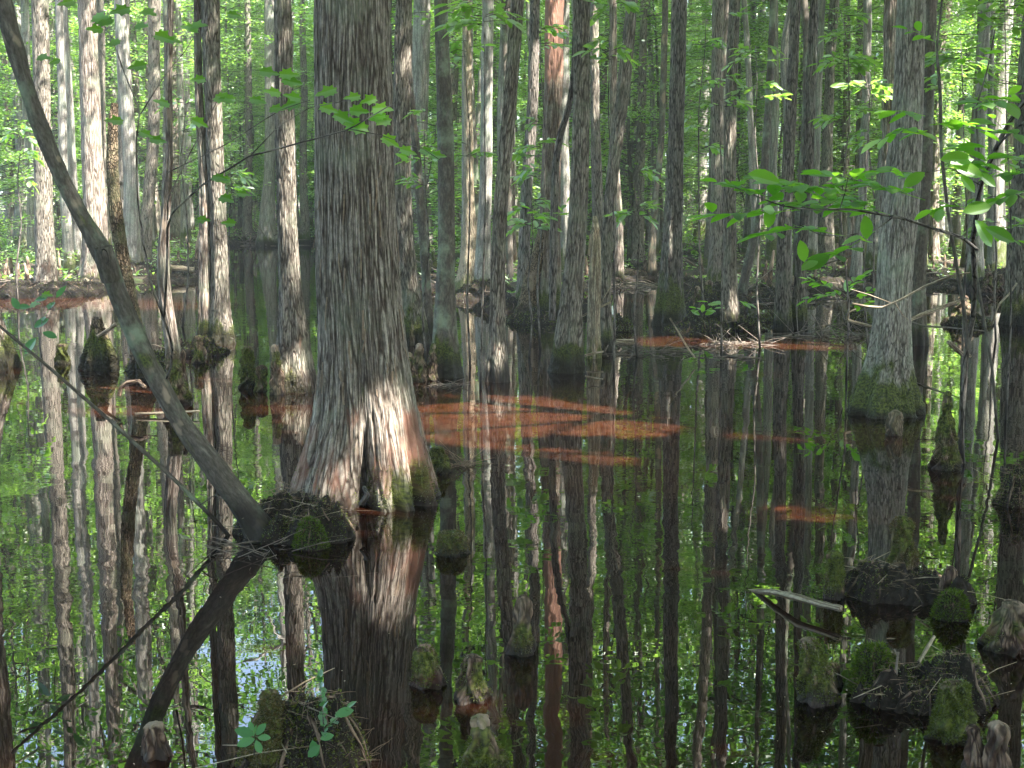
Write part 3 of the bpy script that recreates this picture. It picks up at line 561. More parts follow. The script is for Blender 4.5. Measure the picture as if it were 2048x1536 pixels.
# ------------------------------------------------------------------ the biggest tree
AL = {}
def hero():
    D = 9.62; k = D / FPX
    pts = [(705, 0, 147), (706, 150, 151), (708, 300, 155), (711, 450, 160), (715, 560, 166), (722, 660, 172), (728, 740, 184), (733, 800, 200), (735, 860, 220), (735, 920, 244), (733, 970, 270), (730, 1003, 300)]
    o = np.array([P(730, 1003, D)[0], D, 0.0]); path = []
    for x, y, w_ in pts[::-1]:
        p = P(x, y, D); path.append((p[0], D, p[2], w_ / 2 * k))
    path = [(path[0][0], D, -0.3, path[0][3] * 1.12)] + path
    x, z, r = path[-1][0], path[-1][2], path[-1][3]
    while z < 18:
        z += 1.5; x -= 0.01; path.append((x, D, z, r * (1 - 0.5 * (z - 3) / 15)))
    sv = np.concatenate([np.linspace(0, 3.75, 640), np.linspace(3.8, 18.2, 90)])
    lobes = [(-1.25, 0.30, .28), (-0.62, 0.42, .30), (0.42, 0.17, .16), (0.72, 0.14, .26), (1.15, 0.16, .30), (1.9, 0.3, .25), (2.8, 0.4, .2), (-2.2, 0.4, .2)]
    def rfun(PH, S, R, bk):
        z = S - 0.3
        A = sstep(0.95, 0.0, z); o_ = np.ones_like(R)
        wob = 0.10 * (fbm(np.stack([np.cos(PH) * 2, np.sin(PH) * 2, z * 2.0], -1), 2) - 0.5)
        ph = PH + wob
        lob = 0
        for c_, w_, a_ in lobes:
            d = np.angle(np.exp(1j * (ph - c_))); lob = lob + a_ * np.exp(-(d / w_) ** 2)
        crack = np.exp(-((ph - 0.05) / (0.06 + 0.12 * sstep(.45, 0, z))) ** 2) * sstep(0.62, 0.1, z) * 0.42 + np.exp(-((ph - 0.03) / 0.16) ** 2) * 0.10 * sstep(1.7, 0.3, z)
        crack = crack + 0.09 * np.exp(-((ph + 0.95) / 0.1) ** 2) * sstep(1.0, .2, z) + 0.10 * np.exp(-((ph - 0.57) / 0.05) ** 2) * sstep(.42, .05, z) + 0.1 * np.exp(-((ph - 0.95) / 0.06) ** 2) * sstep(.38, .05, z)
        o_ = R * (1 + A * (lob - 0.16) - crack)
        wv = np.stack([fbm(bk * np.array([5, 5, 2.2]) + 9, 2) - .5, fbm(bk * np.array([5, 5, 2.2]) + 31, 2) - .5, 0 * PH], -1)
        q = (bk + wv * 0.06)
        n1 = np.abs(fbm(q * np.array([40, 40, 1.5]), 2) - 0.5) * 2
        n2 = np.abs(vnoise(q * np.array([85, 85, 4.0]) + 50) - 0.5) * 2
        rid = np.clip(n1 * 4.2, 0, 1) ** 0.8; rid2 = np.clip(n2 * 2.2, 0, 1)
        fl_ = fbm(bk * np.array([60, 60, 16]), 3) - .5
        rough = 1 + 0.5 * sstep(1.0, .3, z)
        o_ = o_ + (0.011 * rid + 0.004 * rid2 - 0.013) * rough + fl_ * 0.005
        o_ = o_ + (fbm(bk * np.array([7, 7, 1.2]), 2) - .5) * 0.018
        AL['h'] = rid * (.55 + .45 * rid2)
        return o_
    def mfun(mask, PH, S, v, bk):
        z = v[..., 2]; nn = fbm(v * 4.0, 3); n2 = fbm(bk * np.array([9, 9, 1.8]) + 4, 3)
        mask[..., 3] = AL['h']
        front = np.exp(-((PH - 0.72) / 0.42) ** 2)
        mask[..., 0] = np.clip(sstep(.42, .08, z + (nn - .5) * .35) * (0.22 + front * .55) + 0.45 * np.exp(-((PH - .03) / .12) ** 2) * sstep(1.4, .6, z) * sstep(.3, .6, z), 0, 1)
        mask[..., 1] = np.clip(sstep(1.0, 0.2, z + (nn - .5) * .8) * (0.22 + 0.5 * np.exp(-((PH - 1.1) / .5) ** 2) + .25 * (n2 > .55)), 0, 0.8)
        mask[..., 2] = np.clip(0.42 * sstep(1.1, .5, z) * (n2 < .47) * sstep(.25, .4, z), 0, 1)
    v, f, a = tube(path, 560, rfun=rfun, svals=sv, n=len(sv), sig=0.010, maskfun=mfun, bkr=.25)
    e = empty('swamp_tree', o, 'biggest trunk, thick stringy grey bark, buttressed foot split by a dark crack', 'tree')
    link('trunk', mkmesh('trunk', v - o, f, [M['hero']], True, None, a), e)
    # moss tufts on the right-hand buttresses
    def keep(p, N):
        nn = fbm(p * 6.0, 3); x = p[:, 0] - o[0]
        return sstep(.40, .58, fbm(p * 13.0, 3)) * sstep(.36, .1, p[:, 2] + (nn - .5) * .5) * (p[:, 2] > 0.02) * (N[:, 1] < 0.3) * (sstep(-.02, .1, x) * .9 + .25)
    sub = [f[0][(v[f[0][:, 0]][:, 2] < .6)]]
    tf = tufts(v, sub, keep, 40000, 0.012, 0.005)
    link('moss', mkmesh('moss', tf[0] - o, tf[1], [M['moss']]), e)['kind'] = 'stuff'
    # loose hanging bark strips
    parts = []; rg = random.Random(4)
    for _ in range(70):
        ii = rg.randrange(60, 420); jj = rg.randrange(560)
        p = v[ii * 560 + jj]
        if p[1] > D + .05 or p[2] < .25: continue
        nrm = p - np.array([path[4][0], D, p[2]]); nrm /= np.linalg.norm(nrm)
        L_ = rg.uniform(.05, .22); side = np.cross(nrm, [0, 0, 1]); w_ = rg.uniform(.003, .008); out_ = rg.uniform(.005, .03)
        q = [p + nrm * .002, p + np.array([0, 0, -L_ * .5]) + nrm * out_ * .6, p + np.array([0, 0, -L_]) + nrm * out_ + side * rg.uniform(-.02, .02)]
        vv = []
        for c_ in q: vv += [c_ - side * w_, c_ + side * w_, c_ + side * w_ + nrm * .003, c_ - side * w_ + nrm * .003]
        ff = []
        for s_ in (0, 4):
            for u in range(4): ff.append((s_ + u, s_ + (u + 1) % 4, s_ + 4 + (u + 1) % 4, s_ + 4 + u))
        link('bark_strip', mkmesh('bark_strip', np.array(vv) - o, [np.array(ff)], [M['needle']]), e)
    cc, lv = crown_data(path[-1][0], D, 10, 20, 4.5, 7000, 0.2, 99)
    crown_obj(e, (path[-1][0], D, 18), cc, lv, M['hero'], .2, o, 26)
hero()

# ------------------------------------------------------------------ leaning tree with sprouts
def stem(pts, seg=7, n=None, sig=0.02, jit=0.0):
    """pts: (px,py,D,width_px)"""
    q = []
    for x, y, D, w_ in pts:
        p = P(x, y, D); q.append((*p, max(w_, 0.8) / 2 * D / FPX))
    return tube(q, seg, n or max(8, 5 * len(q)), sig=sig)
def spray(pts, nleaf, ln, wd, shape, seed=0, tilt=0.3, both=True, start=0.15, term=True, pet=0.15):
    """leaves alternating along the polyline pts (world), lying roughly flat"""
    rg = np.random.default_rng(seed); pts = np.asarray(pts, float)
    d = np.concatenate([[0], np.cumsum(np.linalg.norm(np.diff(pts, axis=0), axis=1))]); t = np.linspace(start, 1, nleaf) * d[-1]
    c = np.stack([np.interp(t, d, pts[:, k]) for k in range(3)], 1)
    ax = np.gradient(c, axis=0) if nleaf > 2 else np.tile(pts[-1] - pts[0], (nleaf, 1)); ax /= np.linalg.norm(ax, axis=1)[:, None] + 1e-9
    sgn = np.where(np.arange(nleaf) % 2 == 0, 1, -1)[:, None]
    side = np.cross(ax, [0, 0, 1.0]); side /= np.linalg.norm(side, axis=1)[:, None] + 1e-9
    dd = ax * 0.55 + side * sgn * (0.9) + rg.normal(size=(nleaf, 3)) * 0.22
    if term: dd[-1] = ax[-1]
    nn = rg.normal(size=(nleaf, 3)) * tilt; nn[:, 2] += 1
    L_ = ln * (0.75 + 0.5 * rg.random(nleaf)); c2 = c + dd / np.linalg.norm(dd, axis=1)[:, None] * (L_ * pet)[:, None]
    return leaves(c2, dd, nn, L_, wd / ln * L_, shape, 0.10, 0.18)

def leaning():
    D = 8.55
    def p(px, py, d, w_): return (*P(px, py, d), w_ / 2 * d / FPX)
    pts = [p(545, 1112, D, 120), p(532, 1085, D, 96), p(516, 1052, D, 70), p(496, 1022, D, 63), p(462, 978, D, 58), p(425, 930, D, 52), p(378, 870, D, 49), p(338, 805, D, 48), p(300, 735, D, 46),
           p(268, 665, D, 45), p(241, 600, D, 44), p(216, 530, D, 46), p(192, 480, D, 42), p(158, 425, D, 37), p(126, 362, D, 35), p(97, 292, D, 34), p(70, 225, D, 34), p(47, 150, D, 34), p(26, 80, D, 35), p(6, 0, D, 34),
           p(-20, -110, D, 36), p(-60, -260, D, 34), p(-90, -480, D, 30), p(-120, -800, D, 26), p(-150, -1500, D, 20), p(-160, -2600, D, 14)]
    def rfun(PH, S, R, bk):
        o_ = R * .90 * (1 + 0.05 * np.sin(2 * PH + S * 1.3)) + (fbm(bk * np.array([7, 7, 4.0]), 3) - .5) * 0.032 + (fbm(bk * np.array([70, 70, 40.0]), 2) - .5) * 0.004
        return o_
    def mfun(mask, PH, S, v, bk):
        nn = fbm(v * 5, 3); mask[..., 0] = np.clip((nn - .5) * 1.3 + .1, 0, .45); n3 = fbm(v * 11 + 7, 3)
        mask[..., 2] = np.clip((n3 - .5) * 2.2, 0, .5)
    v, f, a = tube(pts, 72, 460, rfun=rfun, sig=0.008, maskfun=mfun)
    o = np.array([pts[1][0], D, 0.0])
    e = empty('leaning_tree', o, 'smooth grey-green leaning trunk crossing the left side, with a black hollow stub', 'tree')
    link('trunk', mkmesh('trunk', v - o, f, [M['smooth']], True, None, a), e)
    # broken limb stub with a hollow
    c0 = P(222, 560, D - .05); c1 = P(212, 520, D - .085); c2 = P(206, 494, D - .095)
    def rf(PH, S, R, bk): return R + (fbm(bk * 40, 2) - .5) * .006
    v2, f2, a2 = tube([(*c0, .055), (*c1, .058), (*c2, .05)], 24, 14, rfun=rf, cap=False)
    link('limb_stub', mkmesh('limb_stub', v2 - o, f2, [M['smooth']], True, None, a2), e)
    c3 = P(210, 512, D - .145)
    th = np.linspace(0, 2 * math.pi, 20, endpoint=False); V3 = []
    up = c2 - c1; up /= np.linalg.norm(up); sd = np.cross(up, [0, -1, 0]); sd /= np.linalg.norm(sd)
    for rr, off in ((1.0, 0.0), (0.72, 0.012), (0.35, 0.03)):
        for t_ in th: V3.append(c3 + up * math.cos(t_) * .044 * rr + sd * math.sin(t_) * .019 * rr + np.array([0, off, 0]))
    V3.append(c3 + np.array([0, .035, 0])); ff = []
    for a_ in range(2):
        for b_ in range(20): ff.append((a_ * 20 + b_, a_ * 20 + (b_ + 1) % 20, a_ * 20 + 20 + (b_ + 1) % 20, a_ * 20 + 20 + b_))
    tri = np.array([(40 + b_, 40 + (b_ + 1) % 20, 60) for b_ in range(20)])
    link('hollow', mkmesh('hollow', np.array(V3) - o, [np.array(ff), tri], [M['soil']], True), e)
    # leafy sprouts that grow from the trunk
    S1 = [stem([(333, 757, 8.3, 4), (342, 735, 8.1, 4.5), (345, 690, 7.8, 5), (328, 640, 7.6, 5), (334, 540, 7.4, 5), (335, 453, 7.3, 5), (345, 425, 7.2, 4), (406, 369, 7.1, 4), (500, 312, 7.0, 4), (600, 286, 6.9, 3.5), (700, 258, 6.8, 3), (790, 205, 6.8, 2)], 7, 70, .006),
          stem([(328, 640, 7.6, 4.5), (300, 560, 7.5, 4), (285, 470, 7.4, 3.5), (275, 400, 7.4, 3.5), (272, 280, 7.3, 3), (281, 222, 7.3, 3), (250, 150, 7.3, 2.5), (222, 70, 7.3, 2), (200, 40, 7.3, 1.6)], 6, 40),
          stem([(281, 228, 7.3, 2.5), (330, 150, 7.2, 2), (372, 100, 7.2, 1.8), (402, 50, 7.2, 1.5)], 5), stem([(335, 440, 7.3, 3), (335, 400, 7.3, 3), (375, 315, 7.2, 2.5), (400, 270, 7.2, 2), (440, 190, 7.1, 1.6)], 5),
          stem([(335, 345, 7.3, 2), (450, 290, 7.1, 2), (560, 220, 7.0, 2), (620, 200, 6.9, 1.5)], 5), stem([(500, 312, 7.0, 2.5), (560, 250, 6.9, 2), (620, 215, 6.9, 1.6), (700, 200, 6.8, 1.5)], 5),
          stem([(700, 258, 6.8, 2), (760, 270, 6.8, 1.6), (850, 300, 6.8, 1.4)], 5), stem([(850, 300, 6.8, 1.4), (880, 320, 6.8, 1.2)], 5)]
    jv = join(S1); link('sprout', mkmesh('sprout', jv[0] - o, jv[1], [M['dark']], True, None, jv[2]), e)
    lp = []
    def L_(px, py, D_, ang, size, tilt=.9): 
        pp = P(px, py, D_); d = np.array([math.cos(ang), random.uniform(-.5, .1), math.sin(ang) * .5]); nn = np.array([random.uniform(-.25, .25), -tilt + random.uniform(-.2, .2), 1.0])
        lp.append(leaves(pp[None], d[None], nn[None], np.array([size * D_ / FPX]), np.array([size * .8 * D_ / FPX]), MAPLE, .08, .15))
    for x, y, a_, s_ in [(672, 182, .3, 44), (720, 195, 0, 34), (752, 198, .5, 34), (640, 215, -.2, 40), (600, 205, .2, 44), (668, 230, -.4, 44), (700, 222, 0, 40), (745, 220, .3, 44), (770, 232, 0, 34), (690, 245, -.5, 46), (735, 258, -.4, 46), (780, 245, -.5, 46), (765, 275, -.9, 40),
                         (800, 300, -.3, 36), (840, 300, -.3, 34), (862, 312, .2, 32), (815, 320, -.8, 30), (520, 145, .1, 40), (560, 150, .1, 40), (565, 160, -.2, 42), (560, 190, -.5, 36), (600, 200, -.6, 36), (540, 220, .1, 34), (500, 200, 0, 34), (430, 195, -.2, 38), (470, 200, -.1, 34), (410, 160, .1, 30),
                         (185, 38, .1, 40), (225, 44, 0, 40), (205, 62, -.4, 34), (260, 20, .1, 42), (285, 22, -.3, 36), (270, 55, .2, 30), (310, 70, -.5, 40), (330, 80, -.2, 34), (292, 132, 0, 38), (338, 212, -.6, 34), (385, 240, -.6, 34), (245, 245, -.3, 36), (280, 265, -.7, 30), (300, 280, .1, 34), (240, 85, .2, 34), (380, 55, .2, 38), (395, 62, -.5, 36), (455, 30, .1, 30), (150, 6, .1, 36),
                         (425, 355, -.2, 34), (460, 360, .1, 30), (440, 395, -.3, 34), (475, 388, 0, 28), (395, 440, .1, 28), (470, 448, -.2, 30), (75, 116, 0, 30), (120, 122, .2, 24), (60, 612, .5, 24), (84, 590, .1, 24)]:
        L_(x, y, 7.0, a_ + random.uniform(-.2, .2) + (math.pi if random.random() < .3 else 0), s_ * .98)
    lv = join(lp); link('leaves', mkmesh('leaves', lv[0] - o, lv[1], [M['leaf_near']]), e)
    cc, lvc = crown_data(-4.2, D, 8, 13, 2.6, 2600, .18, 55)
    crown_obj(e, (pts[-1][0], D, pts[-1][2]), cc, lvc, M['smooth'], .08, o)
leaning()

# ------------------------------------------------------------------ knees
KH = {}
def knee_mesh(h, rb, rt, lean=0.0, neck=0.5, seed=0, seg=40, n=60, flute_a=0.26, depth=0.15):
    zz = np.array([-depth, 0, .08, .2, .35, .5, .65, .78, .86, .92, .96, .985, 1.0]) * 1.0
    pr = np.array([1.15, 1.0, .93, .82, .70, .58, .48, .40, .37, .36, .30, .2, .06])
    path = []
    for z, p_ in zip(zz, pr):
        z_ = z * h if z > 0 else z
        r = rt * min(1, p_ / .36) + (rb - rt) * (max(p_ - .36, 0) / .64)
        path.append((lean * max(z, 0) ** 1.5 * h, 0, z_, r))
    fu = flute(4 + seed % 3, flute_a, seed)
    def rf(PH, S, R, bk):
        rdg = np.clip(np.abs(fbm(bk * np.array([55, 55, 9]) + seed * .3, 2) - .5) * 6, 0, 1); KH['h'] = rdg
        return R * (1 + fu(PH + .6 * np.sin(S * 20 + seed))) + rdg * min(.007, rb * .1) + (fbm(bk * 14 + seed, 3) - .5) * 1.15 * rb * .6 * sstep(h * 1.0, h * .8, S - depth) + (np.abs(fbm(bk * np.array([60, 60, 12]) + seed, 2) - .5)) * .012
    return path, rf
def knee(label, px, yt, yb, wb, wt, lean=0., moss=0.3, mossy='mossdark', red=.3, pale=.2, seg=84, n=110, group=None, tuft=1500, name='cypress_knee', D=None):
    if D is None: D = Dof(yb) + wb / 2 * Dof(yb) / FPX
    k = D / FPX; o = np.array([P(px, yb, D)[0], D, 0.0]); h = P(px, yt, D)[2]; seed = sum(ord(ch) for ch in label)
    path, rf = knee_mesh(h, wb / 2 * k, wt / 2 * k, lean, seed=seed, seg=seg, n=n)
    def mf(mask, PH, S, v, bk):
        z = v[..., 2] / h; nn = fbm(v * 9 + seed, 3); mask[..., 3] = KH['h']
        mask[..., 0] = np.clip(moss + (nn - .5) * 1.2 - .3 * (z > .85), 0, 1) if moss > 0 else 0
        mask[..., 1] = red * .6 * sstep(.4, .8, vnoise(v * 11 + 3) + .1) * sstep(.75, .3, z)
        mask[..., 2] = np.clip(pale * sstep(.45, 1.0, z + (nn - .5) * .9) * .95, 0, 1)
    v, f, a = tube(path, seg, n, rfun=rf, sig=.02, maskfun=mf, seed=seed * .1)
    e = empty(name, o, label, 'tree root', group)
    link('root_knob', mkmesh('root_knob', v, f, [M['knee']], True, None, a), e)
    if moss > .15 and tuft:
        def keep(p, N): return sstep(.46, .60, fbm(p * 14 + seed, 3) + (moss - .5) * .42) * (p[:, 2] > .01) * (p[:, 2] < h * (.97 if pale < .4 else .7))
        tf = tufts(v, f[:1], keep, int(tuft * 1.8), .011, .0042)
        if tf is not None: link('moss', mkmesh('moss', tf[0], tf[1], [M[mossy]]), e)['kind'] = 'stuff'
    return e
knee('tallest of the three thin reddish knees clustered right of the biggest trunk', 836, 686, 764, 36, 13, .05, .35, red=.5, pale=.6)
knee('shortest of the three thin reddish knees clustered right of the biggest trunk', 822, 704, 766, 26, 9, -.05, .4, red=.5, pale=.5)
knee('pinkish spike knee with yellow-green moss at its foot, rightmost of the reddish trio', 863, 686, 762, 26, 8, .06, .4, 'moss', red=.3, pale=.9)
knee('round black mossy knee with a tiny white tip, right of the biggest trunk', 905, 1062, 1112, 66, 40, 0, .75, red=.1, pale=.25, tuft=5000)
knee('low mossy knee touching the right buttress of the biggest trunk', 876, 893, 948, 42, 22, 0, .8, red=.1, tuft=3000)
knee('tall narrow knee rising alone at bottom centre, red at its waterline', 1044, 1190, 1312, 52, 22, .03, .4, red=.6, pale=.4, tuft=3500)
knee('blunt red-brown knee just below the end of the biggest trunk reflection', 857, 1288, 1378, 62, 26, -.12, .4, 'moss', red=1.0, pale=.2, tuft=3500)
knee('grey ridged knee to the right of the red-brown one', 944, 1308, 1408, 72, 28, .02, .35, 'moss', red=.25, pale=.2, tuft=3500)
knee('large mossy knee with a bare tan face at the bottom edge', 966, 1428, 1580, 96, 38, -.05, .55, 'moss', red=.2, pale=.9, tuft=8000)
knee('smooth brown knee alone at the bottom left', 312, 1444, 1520, 56, 36, -.05, .1, red=.6, pale=.7)
knee('mossy-topped leaning knee in the water at lower right', 1636, 1275, 1412, 78, 34, -.22, .5, 'moss', red=.2, pale=.3, tuft=6000)
knee('stout two-toned knee at the right edge with a reddish split foot', 2018, 1200, 1312, 92, 44, .04, .25, 'moss', red=.6, pale=.5, tuft=3000)
knee('pale rounded knee in the lower right corner', 1990, 1442, 1570, 60, 38, 0, .35, 'moss', red=.2, pale=.7, tuft=4000)
knee('split brown knee beside the pale rounded one in the lower right corner', 1955, 1450, 1560, 56, 24, -.15, .15, red=.5, pale=.4)
knee('tall bottle-shaped knee with a thin neck right of the thick right-hand trunk', 1890, 782, 942, 50, 13, 0, .6, red=.3, pale=.4, tuft=5000)
knee('pale knobbly root at the front foot of the thick right-hand trunk', 1787, 820, 872, 34, 22, .1, .2, red=.1, pale=.35)
knee('dark mossy knee, left of two standing left of the sun-washed grey trunk', 498, 692, 778, 36, 20, -.02, .8, 'mossdark', red=.1, pale=.1, tuft=3000)
knee('dark stubby knee, right of two standing left of the sun-washed grey trunk', 522, 730, 784, 26, 16, .05, .6, red=.1, pale=.1)
knee('finger-like pale knee against the left foot of the sun-washed grey trunk', 556, 688, 790, 30, 12, -.05, .4, red=.3, pale=.8)
knee('small black mossy knee left of the mossy stump', 125, 686, 728, 26, 18, 0, .8, red=0, pale=0)
knee('brown curved knee close behind the leaning trunk at mid height', 352, 700, 812, 52, 18, -.05, .45, 'mossdark', red=.3, pale=.3)
knee('thin spike knee right beside the twisted pale trunk', 366, 700, 806, 24, 8, .02, .3, red=.3, pale=.5)
knee('mossy knee hanging dark left of the mossy-footed pair', 398, 670, 728, 22, 12, .02, .6, red=.1, pale=.1)
knee('left one of two dark knees standing on the right shore', 1975, 545, 590, 26, 12, 0, .3, red=.2, pale=.2, name='cypress_knee')
knee('right one of two dark knees standing on the right shore', 1996, 548, 588, 20, 9, 0.1, .3, red=.2, pale=.2)
knee('dark hooded knee in the water behind the right-hand saplings', 1925, 590, 650, 50, 18, 0, .3, red=.1, pale=.0)
knee('knees in front of the plain grey trunk, light-tipped one', 1392, 572, 624, 24, 10, 0.05, .4, red=.3, pale=.8)
knee('brown knee on the moss bank right of the dark-skirted trunk', 1412, 560, 622, 30, 12, .1, .5, red=.4, pale=.5)

# ------------------------------------------------------------------ hummocks
def curve_sticks(n, ctr, rx, ry, zf, lmin, lmax, r, seed, flat=.35):
    rg = random.Random(seed); parts = []
    for _ in range(n):
        a = rg.random() * 6.28; q = math.sqrt(rg.random()); x = ctr[0] + rx * q * math.cos(a); y = ctr[1] + ry * q * math.sin(a)
        b = rg.random() * 6.28; L_ = rg.uniform(lmin, lmax); dz = rg.uniform(-flat, flat)
        z = zf(x, y) + .008; d = np.array([math.cos(b), math.sin(b), dz]); bend = np.array([rg.uniform(-.3, .3), rg.uniform(-.3, .3), rg.uniform(-.1, .3)])
        p0 = np.array([x, y, z]); p1 = p0 + d * L_ * .5 + bend * L_ * .25; p2 = p0 + d * L_ + bend * L_ * .1
        for p in (p1, p2): p[2] = max(p[2], -.01 + .0 * p[2]) if rg.random() < .6 else max(p[2], zf(p[0], p[1]) + .01)
        rr = r * rg.uniform(.5, 1.4); parts.append(tube([(*p0, rr), (*p1, rr * .85), (*p2, rr * .4)], 4, 5, sig=.05))
    return join(parts)
def hummock(label, px, yb, rx, ry, h, sticks=60, needles=250, moss=.5, tuft=5000, seed=1, group=None, mounds=(), mossm='moss', D=None, name='root_hummock', stickr=.004):
    D = D or Dof(yb) + ry; o = np.array([P(px, yb, D)[0], D, 0.0]); rg = np.random.default_rng(seed)
    ms = [(0, 0, 1, h)] + [(a_, b_, c_, d_) for a_, b_, c_, d_ in mounds]
    def zf(x, y):
        x = np.asarray(x, float); y = np.asarray(y, float)
        z = -0.12 + 0 * x
        for mx, my, s_, hh in ms:
            q = ((x - mx) / (rx * s_)) ** 2 + ((y - my) / (ry * s_)) ** 2
            z = np.maximum(z, (hh + .12) * np.clip(1.12 - q, 0, 1) ** (.5 if 'cushion' in name else .75) - .12)
        n_ = fbm(np.stack([x * 7 + seed, y * 7, 0 * x], -1), 4) - .5; n2_ = np.abs(fbm(np.stack([x * 22 + seed, y * 22, 0 * x], -1), 2) - .5)
        return z + (n_ * .30 + n2_ * .22) * (.25 if 'cushion' in name else 1 if h > .1 else .8) - .01
    xs = np.linspace(-rx * 1.5, rx * 1.5, 130); ys = np.linspace(-ry * 1.6, ry * 1.6, 96); X_, Y_ = np.meshgrid(xs, ys); Z_ = zf(X_, Y_)
    Z_ -= .2 * sstep(1.1, 1.45, np.sqrt((X_ / rx) ** 2 + (Y_ / ry) ** 2))
    V_ = np.stack([X_, Y_, Z_], -1).reshape(-1, 3); i_ = np.arange(95)[:, None] * 130; j_ = np.arange(129)[None]
    f_ = np.stack([i_ + j_, i_ + j_ + 1, i_ + 130 + j_ + 1, i_ + 130 + j_], -1).reshape(-1, 4)
    e = empty(name, o, label, 'root mound', group)
    link('root_mat', mkmesh('root_mat', V_, [f_], [M['soil']], True), e)
    def keep(p, N): return sstep(.62 - moss * .5, .70 - moss * .5 + .1, fbm(p * 7 + seed, 2)) * (p[:, 2] > .005)
    tf = tufts(V_, [f_], keep, int(tuft * 1.8), (.019 if 'cushion' in name else .012) if D < 10 else .03, .005 if D < 10 else .010)
    if tf is not None: link('moss', mkmesh('moss', tf[0], tf[1], [M['mossball' if 'cushion' in name else mossm]]), e)['kind'] = 'stuff'
    z1 = lambda x, y: float(zf(x, y))
    rr_ = random.Random(seed + 3); rp = []
    for k_ in range(16):
        a_ = k_ / 16 * 6.283 + rr_.uniform(-.2, .2); q0 = rr_.uniform(.3, .7); q1 = rr_.uniform(1.0, 1.25); th = rr_.uniform(.004, .011) * (rx / .3) ** .5; pts_ = []
        for q in np.linspace(q0, q1, 5):
            aa = a_ + rr_.uniform(-.12, .12); x_ = rx * q * math.cos(aa); y_ = ry * q * math.sin(aa); pts_.append((x_, y_, (z1(x_, y_) + th * .6) if q < .95 else -.05 - .05 * (q > 1.1), th * (1.1 - .4 * q)))
        rp.append(tube(pts_, 6, 16, sig=.04))
    v, f, a = join(rp); link('roots', mkmesh('roots', v, f, [M['knee']], True, None, a), e)['kind'] = 'stuff'
    if sticks:
        v, f, a = curve_sticks(max(3, sticks // 5), (0, 0), rx * .9, ry * .9, z1, .12, .42, stickr * .8, seed, .2); s_ = link('twigs', mkmesh('twigs', v, f, [M['wood' if D < 12 else 'twig']], True, None, a), e); s_['kind'] = 'stuff'
    if needles:
        v, f, a = curve_sticks(needles // 2, (0, 0), rx * .8, ry * .8, z1, .02, .08, .0012, seed + 5, .12); s_ = link('dead_needles', mkmesh('dead_needles', v, f, [M['needle']], True, None, a), e); s_['kind'] = 'stuff'
    return e, o, z1
H1 = hummock('twig-covered mossy root mound at the left foot of the biggest trunk', 605, 1092, .33, .36, .13, 120, 900, .45, 12000, 11, mounds=[(.06, -.28, .40, .13), (.20, -.16, .45, .15), (-.12, .2, .6, .17), (-.26, -.05, .5, .06)])
hummock('small round cushion of bright moss between the leaning tree and the biggest trunk', 622, 1103, .10, .09, .15, 4, 20, 1.3, 6500, 12, name='moss_cushion')
H2 = hummock('root mound with twigs and four knees at right, under the tall mossy knee', 1790, 1215, .36, .26, .10, 90, 500, .5, 6000, 13, mounds=[(.28, -.22, .35, .09)])
H3 = hummock('root mound with a bright moss ball and white sticks in the lower right corner', 1850, 1440, .30, .22, .10, 70, 500, .7, 7000, 14, mounds=[(.12, 0, .7, .16)])
hummock('bright green moss ball on the lower right root mound', 1745, 1400, .095, .09, .20, 0, 20, 1.4, 9000, 15, name='moss_cushion')
hummock('dense green moss cushion at the right end of the upper right root mound', 1900, 1245, .09, .08, .14, 0, 20, 1.3, 6000, 16, name='moss_cushion')
hummock('grass-draped mossy clump at the right edge above the stout knee', 2030, 1018, .17, .14, .13, 50, 400, .7, 6000, 17)
H5 = hummock('mossy mound with seedlings at the bottom left of centre', 600, 1570, .26, .20, .13, 60, 400, .9, 12000, 18, mounds=[(.10, 0, .6, .17)])
knee('broad shaggy knee covered in brown moss at the bottom, left of the seedlings', 540, 1378, 1560, 98, 26, .02, .9, red=.1, pale=.1, tuft=12000)
knee('tall moss-coated knee at the back of the upper right root mound', 1806, 1032, 1172, 56, 30, -.05, .75, 'mossdark', red=.1, pale=.1, tuft=8000)
knee('flat-topped dark knee at the left end of the upper right root mound', 1668, 1102, 1200, 40, 26, -.02, .55, 'moss', red=.2, pale=.2, tuft=3500)
knee('dark leaning knee at the right end of the upper right root mound', 1893, 1132, 1205, 36, 20, .1, .3, red=.1, pale=.1, tuft=1500)
knee('tiny bare knee in the middle of the upper right root mound', 1820, 1155, 1190, 26, 16, 0, .1, red=.3, pale=.4)
knee('blackened mossy knee on the right of the lower right root mound', 1905, 1360, 1490, 90, 50, 0, .9, 'moss', red=.1, pale=0, tuft=9000)
knee('small mossy knee tucked behind the mossy-topped leaning knee', 1665, 1325, 1375, 34, 22, 0, .9, 'moss', red=0, pale=0, tuft=2500)
knee('low dark knee just behind the bright moss ball', 1775, 1302, 1345, 34, 22, 0, .7, 'mossdark', red=0, pale=0, tuft=2500)
